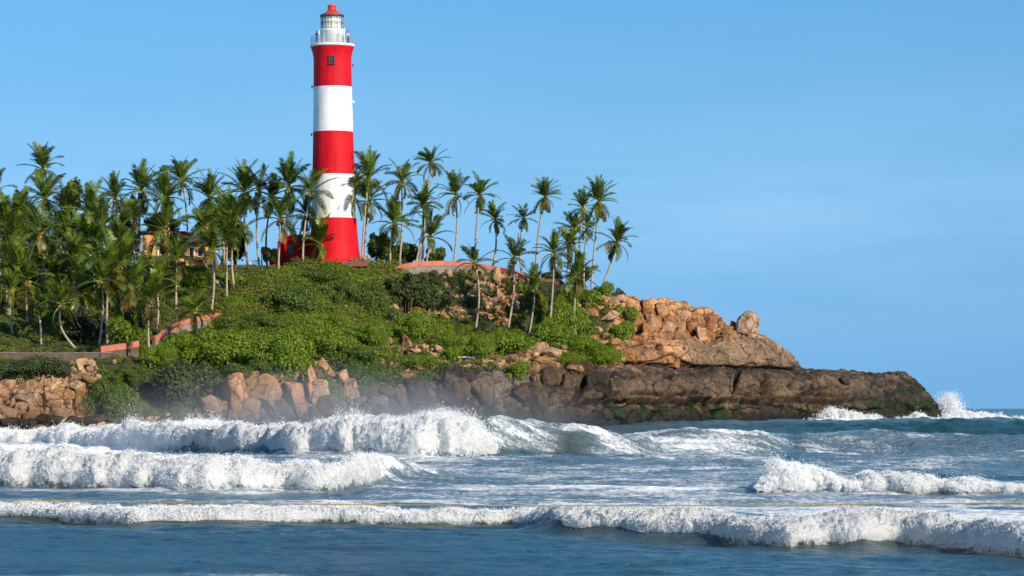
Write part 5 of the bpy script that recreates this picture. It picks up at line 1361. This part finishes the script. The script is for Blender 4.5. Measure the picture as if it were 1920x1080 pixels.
# whitewater of the breakers
fo, fnt, ns, ls, b = mat("whitewater")
g = ns.new("ShaderNodeNewGeometry")
b.inputs["Base Color"].default_value = (.86, .87, .87, 1); b.inputs["Roughness"].default_value = .95; b.inputs["Specular IOR Level"].default_value = .1
n1 = noise_node(ns, ls, 2.2, 8, .78, g.outputs["Position"]); n2 = noise_node(ns, ls, 11, 4, .7, g.outputs["Position"])
c_ = ramp(ns, ls, n1.outputs[0], [(.28, (.46, .53, .56)), (.44, (.74, .76, .77)), (.60, (.84, .84, .83))]); ls.new(c_, b.inputs["Base Color"])
p1 = bump(ns, ls, b, n1.outputs[0], .45, .12); bump(ns, ls, b, n2.outputs[0], .4, .04, p1)
tr = ns.new("ShaderNodeBsdfTranslucent"); tr.inputs[0].default_value = (.85, .88, .86, 1)
mx = ns.new("ShaderNodeMixShader"); mx.inputs[0].default_value = .5; ls.new(b.outputs[0], mx.inputs[1]); ls.new(tr.outputs[0], mx.inputs[2])
n3 = noise_node(ns, ls, 1.7, 8, .78, g.outputs["Position"])
ad = ns.new("ShaderNodeMath"); ad.operation = 'ADD'; ls.new(n3.outputs[0], ad.inputs[0]); ls.new(attr(ns, "lace"), ad.inputs[1])
ms_ = ns.new("ShaderNodeMapRange"); ms_.interpolation_type = 'SMOOTHSTEP'; ls.new(ad.outputs[0], ms_.inputs[0]); ms_.inputs[1].default_value = .62; ms_.inputs[2].default_value = .78
tb_ = ns.new("ShaderNodeBsdfTransparent"); m2 = ns.new("ShaderNodeMixShader"); ls.new(ms_.outputs[0], m2.inputs[0]); ls.new(tb_.outputs[0], m2.inputs[1]); ls.new(mx.outputs[0], m2.inputs[2]); ls.new(m2.outputs[0], ns["Material Output"].inputs[0])
FO = fo
FD = simple("spray_drops", (.82, .84, .85), .8, .05, 2, 0, 0)
def drops(c, size, r, stretch=1.0):
    """octahedral drops at c"""
    n = len(c)
    o = np.array([(1, 0, 0), (-1, 0, 0), (0, 1, 0), (0, -1, 0), (0, 0, 1), (0, 0, -1)], float)
    s = size[:, None, None] * r.uniform(.6, 1.4, (n, 6, 1))
    V = c[:, None, :] + o[None] * s * np.array((1, 1, stretch))
    T = np.array([(0, 2, 4), (2, 1, 4), (1, 3, 4), (3, 0, 4), (2, 0, 5), (1, 2, 5), (3, 1, 5), (0, 3, 5)])
    return V.reshape(-1, 3), (np.arange(n)[:, None, None] * 6 + T[None]).reshape(-1, 3)
SPRAY_X = 3
def roller(name, kn, wfr, lump, seed, label, spray=1500, sp_h=.5, back=1.6, lscale=1.0, nt=90, dens=1.3):
    """kn: (px, Y of the foot, height)"""
    r = np.random.default_rng(seed); spray *= SPRAY_X
    kn = np.array(kn, float)
    px = np.arange(kn[0, 0], kn[-1, 0], dens)
    Yf = smooth_axis(np.interp(px, kn[:, 0], kn[:, 1])[None], 1, 30)[0]; H = smooth_axis(np.interp(px, kn[:, 0], kn[:, 2])[None], 1, 12)[0]
    Xw = (px - 960) / F * Yf
    H = H * np.clip(1 + .20 * fbm(Xw / 5.0, seed, .3, 3) + .14 * noise3(Xw / 1.7, seed, 5.3) + .12 * noise3(Xw / .6, seed, 7.7), .35, 1.6)
    Yf = Yf + .5 * wfr * fbm(Xw / 6.5 + 9, seed, 2.1, 3) + .16 * wfr * noise3(Xw / 1.3, seed, 9.1)
    t = np.linspace(0, 1, nt)[:, None]
    th = np.clip(t / .62, 0, 1) * math.pi / 2
    tb = np.clip((t - .62) / .38, 0, 1)
    w = wfr * np.clip(H / max(H.max(), .01), .25, 1)
    s = w * (1 - np.cos(th)) ** 1.0 * .9 + tb * w * back - .12 * w * np.sin(th * 2)
    z = H * np.sin(th) ** .8 * (1 - sstep(0, 1, tb) * .55) - .25 * (t < .001) - .35 * (t > .999)
    Y = Yf[None] + s; X = (px[None] - 960) / F * Yf[None] + 0 * s
    gx = np.gradient(X, axis=1), np.gradient(Y, axis=1), np.gradient(z, axis=1); gv = np.gradient(X, axis=0), np.gradient(Y, axis=0), np.gradient(z, axis=0)
    n_ = np.stack([gx[1] * gv[2] - gx[2] * gv[1], gx[2] * gv[0] - gx[0] * gv[2], gx[0] * gv[1] - gx[1] * gv[0]], -1); n_ /= np.linalg.norm(n_, axis=-1)[..., None] + 1e-9
    L = lump
    f = 1 / (2.4 * L * lscale)
    dsp = L * (.34 * (billow(X * f * 1.5, Y * f * 1.2, z * f * 1.2 + seed, 5, .6) - 1.2)) + .75 * L * fbm(X * f * .4, Y * f * .4, z * f * .4 + 7, 3)
    fade = np.clip(H / (H.max() * .4), .15, 1)[None] * (.35 + .65 * np.sin(np.pi * np.clip(t * 1.08, 0, 1)))
    dsp = dsp * fade
    Vv = np.stack([X + n_[..., 0] * dsp, Y + n_[..., 1] * dsp, z + n_[..., 2] * dsp], -1)
    a, c = X.shape; idx = np.arange(a * c).reshape(a, c)
    Q = np.stack([idx[:-1, :-1], idx[:-1, 1:], idx[1:, 1:], idx[1:, :-1]], -1).reshape(-1, 4)
    lace = np.minimum(np.clip(t / .22, 0, 1), np.clip((1 - t) / .3, 0, 1)) * .42 + .08 + .25 * (np.clip(H / (.5 * H.max()), 0, 1)[None] - .7)
    me = mesh_np(name, Vv.reshape(-1, 3), Q, [FO], True, None, {'lace': lace + 0 * X})
    o = ob(name, me); tag(o, label, "breaking wave", None, 'stuff')
    if spray:
        j = r.integers(0, c, spray); top = np.clip((.50 + .2 * r.random(spray)) * a, 0, a - 1).astype(int)
        cc = Vv[top, j] + r.normal(size=(spray, 3)) * (.25, .3, 0) * L * 2
        clump = np.clip(.45 + 1.2 * noise3(cc[:, 0] / 1.1, seed, 4.4), .05, 2)
        cc[:, 2] += r.exponential(sp_h * .28, spray) * clump * np.clip(H[j] / H.max(), .1, 1)
        sz = r.uniform(.35, 1.0, spray) ** 2 * .00021 * Yf[j]
        V2, T2 = drops(cc, sz, r)
        m_ = 60000      # froth: a fuzz of tiny bubbles clinging to the torn surface
        ii, jj = r.integers(int(.03 * a), int(.92 * a), m_), r.integers(0, c, m_)
        pp = Vv[ii, jj]; kp = noise3(pp[:, 0] / (1.6 * L), pp[:, 1] / L, pp[:, 2] / (2.5 * L) + seed) > -.12 + .3 * (r.random(m_) - .5)
        ii, jj = ii[kp], jj[kp]; m_ = len(ii)
        c2 = Vv[ii, jj] + n_[ii, jj] * (np.abs(r.normal(size=m_)) * L * .20)[:, None] + r.normal(size=(m_, 3)) * L * .10
        o4 = np.array([(1, 1, 1), (-1, -1, 1), (-1, 1, -1), (1, -1, -1)], float)
        V3 = (c2[:, None, :] + o4[None] * (r.uniform(.4, 1.0, m_) * .00011 * Yf[jj])[:, None, None] * r.uniform(.6, 1.4, (m_, 4, 1))).reshape(-1, 3)
        T3 = (np.arange(m_)[:, None, None] * 4 + np.array([(0, 1, 2), (0, 3, 1), (0, 2, 3), (1, 3, 2)])[None]).reshape(-1, 3) + len(V2)
        V2, T2 = np.vstack([V2, V3]), np.vstack([T2, T3])
        sp = ob("spray", mesh_np("spray", V2, T2, [FD], False), o); sp['kind'] = 'stuff'
    return o
roller("breaking_wave", [(-420, 316, 1.1), (60, 306, 1.5), (150, 298, 1.95), (250, 283, 2.2), (400, 251, 2.6), (550, 235, 2.85), (700, 228, 3.0), (790, 226, 3.3), (850, 226, 3.3), (890, 228, 2.9), (920, 232, 1.6), (940, 236, .5)], 7.5, .62, 3, "far breaker collapsing into thick whitewater before the headland", 7000, 1.5)
roller("breaking_wave", [(-420, 147, 1.75), (0, 147, 1.75), (150, 145, 1.6), (330, 141, 1.45), (500, 140.5, 1.22), (620, 141, 1.25), (670, 149, 1.45), (700, 154, 1.1), (730, 159, .4)], 5.5, .36, 5, "broad white roller in the middle of the surf", 3500, .5)
roller("breaking_wave", [(1420, 137, .15), (1450, 137.5, .95), (1490, 138.5, 1.3), (1545, 138.5, 1.0), (1590, 137.5, .55), (1612, 137, .4)], 3.2, .28, 8, "splashing white lump of surf nearest the rope end side", 900, .7)
roller("breaking_wave", [(1600, 138, .3), (1635, 138, 1.1), (1670, 138, 1.0), (1715, 137.5, .62), (1790, 137, .55), (1830, 137, .72), (1890, 136.5, .3), (1960, 136, .25), (2300, 136, .3)], 3.0, .26, 9, "splashing white crest trailing out past the surf lump", 900, .7)
roller("breaking_wave", [(-420, 107.5, .36), (0, 107, .40), (150, 103.4, .45), (250, 100, .58), (420, 99, .58), (600, 101, .55), (800, 100.3, .40), (960, 100.5, .38), (1020, 99.5, .40)], 2.3, .17, 12, "thin white roller breaking just behind the rope", 2500, .16)
roller("breaking_wave", [(985, 98.5, .25), (1010, 97, .5), (1050, 94, .72), (1200, 90.5, .82), (1350, 88, .80), (1480, 83.6, .85), (1550, 84.3, .80), (1620, 83.4, .82), (1700, 84.2, .76), (1760, 83.6, .74), (1810, 82, .76), (1870, 79.5, .78), (1920, 78.2, .8), (2300, 74, .8)], 3.4, .24, 14, "thick white roller nearest the camera sweeping toward the beach", 4000, .22)
roller("breaking_wave", [(1380, 400, 1.2), (1470, 402, 2.0), (1540, 404, 2.9), (1562, 405, 3.7), (1590, 405, 3.2), (1640, 407, 2.7), (1700, 410, 2.7), (1760, 414, 2.8), (1800, 420, 3.3), (1850, 424, 2.9), (1900, 430, 2.3), (2200, 440, 2.0)], 4.5, .7, 17, "white surge of foam washing along the foot of the ledge", 1800, 1.0)
def splash(px, py0, py1, Y, w, n, seed, label, lean=0):
    r = np.random.default_rng(seed)
    s = Y / F; z0, z1 = CAMZ - (py0 - HOR) * s, CAMZ - (py1 - HOR) * s
    n *= 6; J = 14
    jx = r.normal(size=J) * .34; jh = np.exp(-(jx / .5) ** 2) * r.uniform(.55, 1.0, J); jh /= jh.max(); jl = r.normal(size=J) * .22 + lean; jy = r.normal(size=J) * .22
    pk = r.integers(0, J, n); t = r.random(n) ** 1.25
    sp = .10 + .16 * t
    x = (px - 960) * s + w * s * (jx[pk] + jl[pk] * t + r.normal(size=n) * sp)
    y = Y + w * s * (jy[pk] + r.normal(size=n) * sp); z = z0 + (z1 - z0) * jh[pk] * t * (1 + .06 * r.normal(size=n))
    sz = (.00036 - .00024 * t) * r.uniform(.3, 1.1, n) * Y
    V, T = drops(np.stack([x, y, z], 1), sz, r)
    o = ob("splash", mesh_np("splash", V, T, [FD], False)); tag(o, label, "splash", None, 'stuff')
splash(1779, 790, 736, 432, 36, 3400, 2, "white spray thrown up off the tip of the headland", .1)
splash(1560, 788, 762, 404, 26, 900, 3, "small burst of spray on the ledge foot")
splash(812, 815, 764, 231, 70, 5200, 4, "high burst of spray over the collapsing far breaker")
splash(862, 820, 772, 231, 50, 3000, 6, "second spray burst beside the curling lip of the far breaker")
splash(385, 805, 784, 254, 60, 1500, 7, "spray haze over the shore end of the far breaker")

# ------------------------------------------------------------------ rope
ry = 32.0
rp = [P(px, py, ry) for px, py in ((-1500, 900), (-600, 924), (-200, 933), (0, 937), (240, 941), (480, 944.3), (720, 946.6), (960, 948), (1200, 948), (1440, 947), (1680, 945), (1920, 942), (2300, 936), (3200, 918))]
bm = bmesh.new(); tube(bm, rp, 0.006, 8)
rope = bm_ob("rope", bm, simple("yellow_rope", (0.33, 0.23, 0.07), .8, .3, 30, .5, .003), None, True)
tag(rope, "long thin yellow rope stretched across in front of the surf", "rope")

# ------------------------------------------------------------------ spray hanging over the breakers
mm = bpy.data.materials.new("sea_mist"); mm.use_nodes = True
ns, ls = mm.node_tree.nodes, mm.node_tree.links
ns.remove(ns["Principled BSDF"])
pv = ns.new("ShaderNodeVolumePrincipled"); pv.inputs["Color"].default_value = (.9, .92, .95, 1); pv.inputs["Anisotropy"].default_value = .1
tc2 = ns.new("ShaderNodeTexCoord"); ln = ns.new("ShaderNodeVectorMath"); ln.operation = 'LENGTH'; ls.new(tc2.outputs["Object"], ln.inputs[0])
fo_ = ns.new("ShaderNodeMapRange"); fo_.interpolation_type = 'SMOOTHSTEP'; ls.new(ln.outputs["Value"], fo_.inputs[0]); fo_.inputs[1].default_value = 1.0; fo_.inputs[2].default_value = .15; fo_.inputs[3].default_value = 0; fo_.inputs[4].default_value = .019
g2_ = ns.new("ShaderNodeNewGeometry"); nz = noise_node(ns, ls, .16, 3, .6, g2_.outputs["Position"])
nr_ = ns.new("ShaderNodeMapRange"); ls.new(nz.outputs[0], nr_.inputs[0]); nr_.inputs[1].default_value = .38; nr_.inputs[2].default_value = .65; nr_.inputs[3].default_value = .15; nr_.inputs[4].default_value = 1.4
dm = ns.new("ShaderNodeMath"); dm.operation = 'MULTIPLY'; ls.new(fo_.outputs[0], dm.inputs[0]); ls.new(nr_.outputs[0], dm.inputs[1]); ls.new(dm.outputs[0], pv.inputs["Density"])
ls.new(pv.outputs[0], ns["Material Output"].inputs["Volume"])
bm = bmesh.new(); bmesh.ops.create_icosphere(bm, subdivisions=3, radius=1.0)
mi = bm_ob("spray_mist", bm, mm, None, True, (-17, 292, 1.0)); mi.scale = (34, 40, 8.5)
tag(mi, "thin white spray mist drifting between the far breaker and the rocks", "mist", None, 'stuff')
S.cycles.volume_bounces = 1
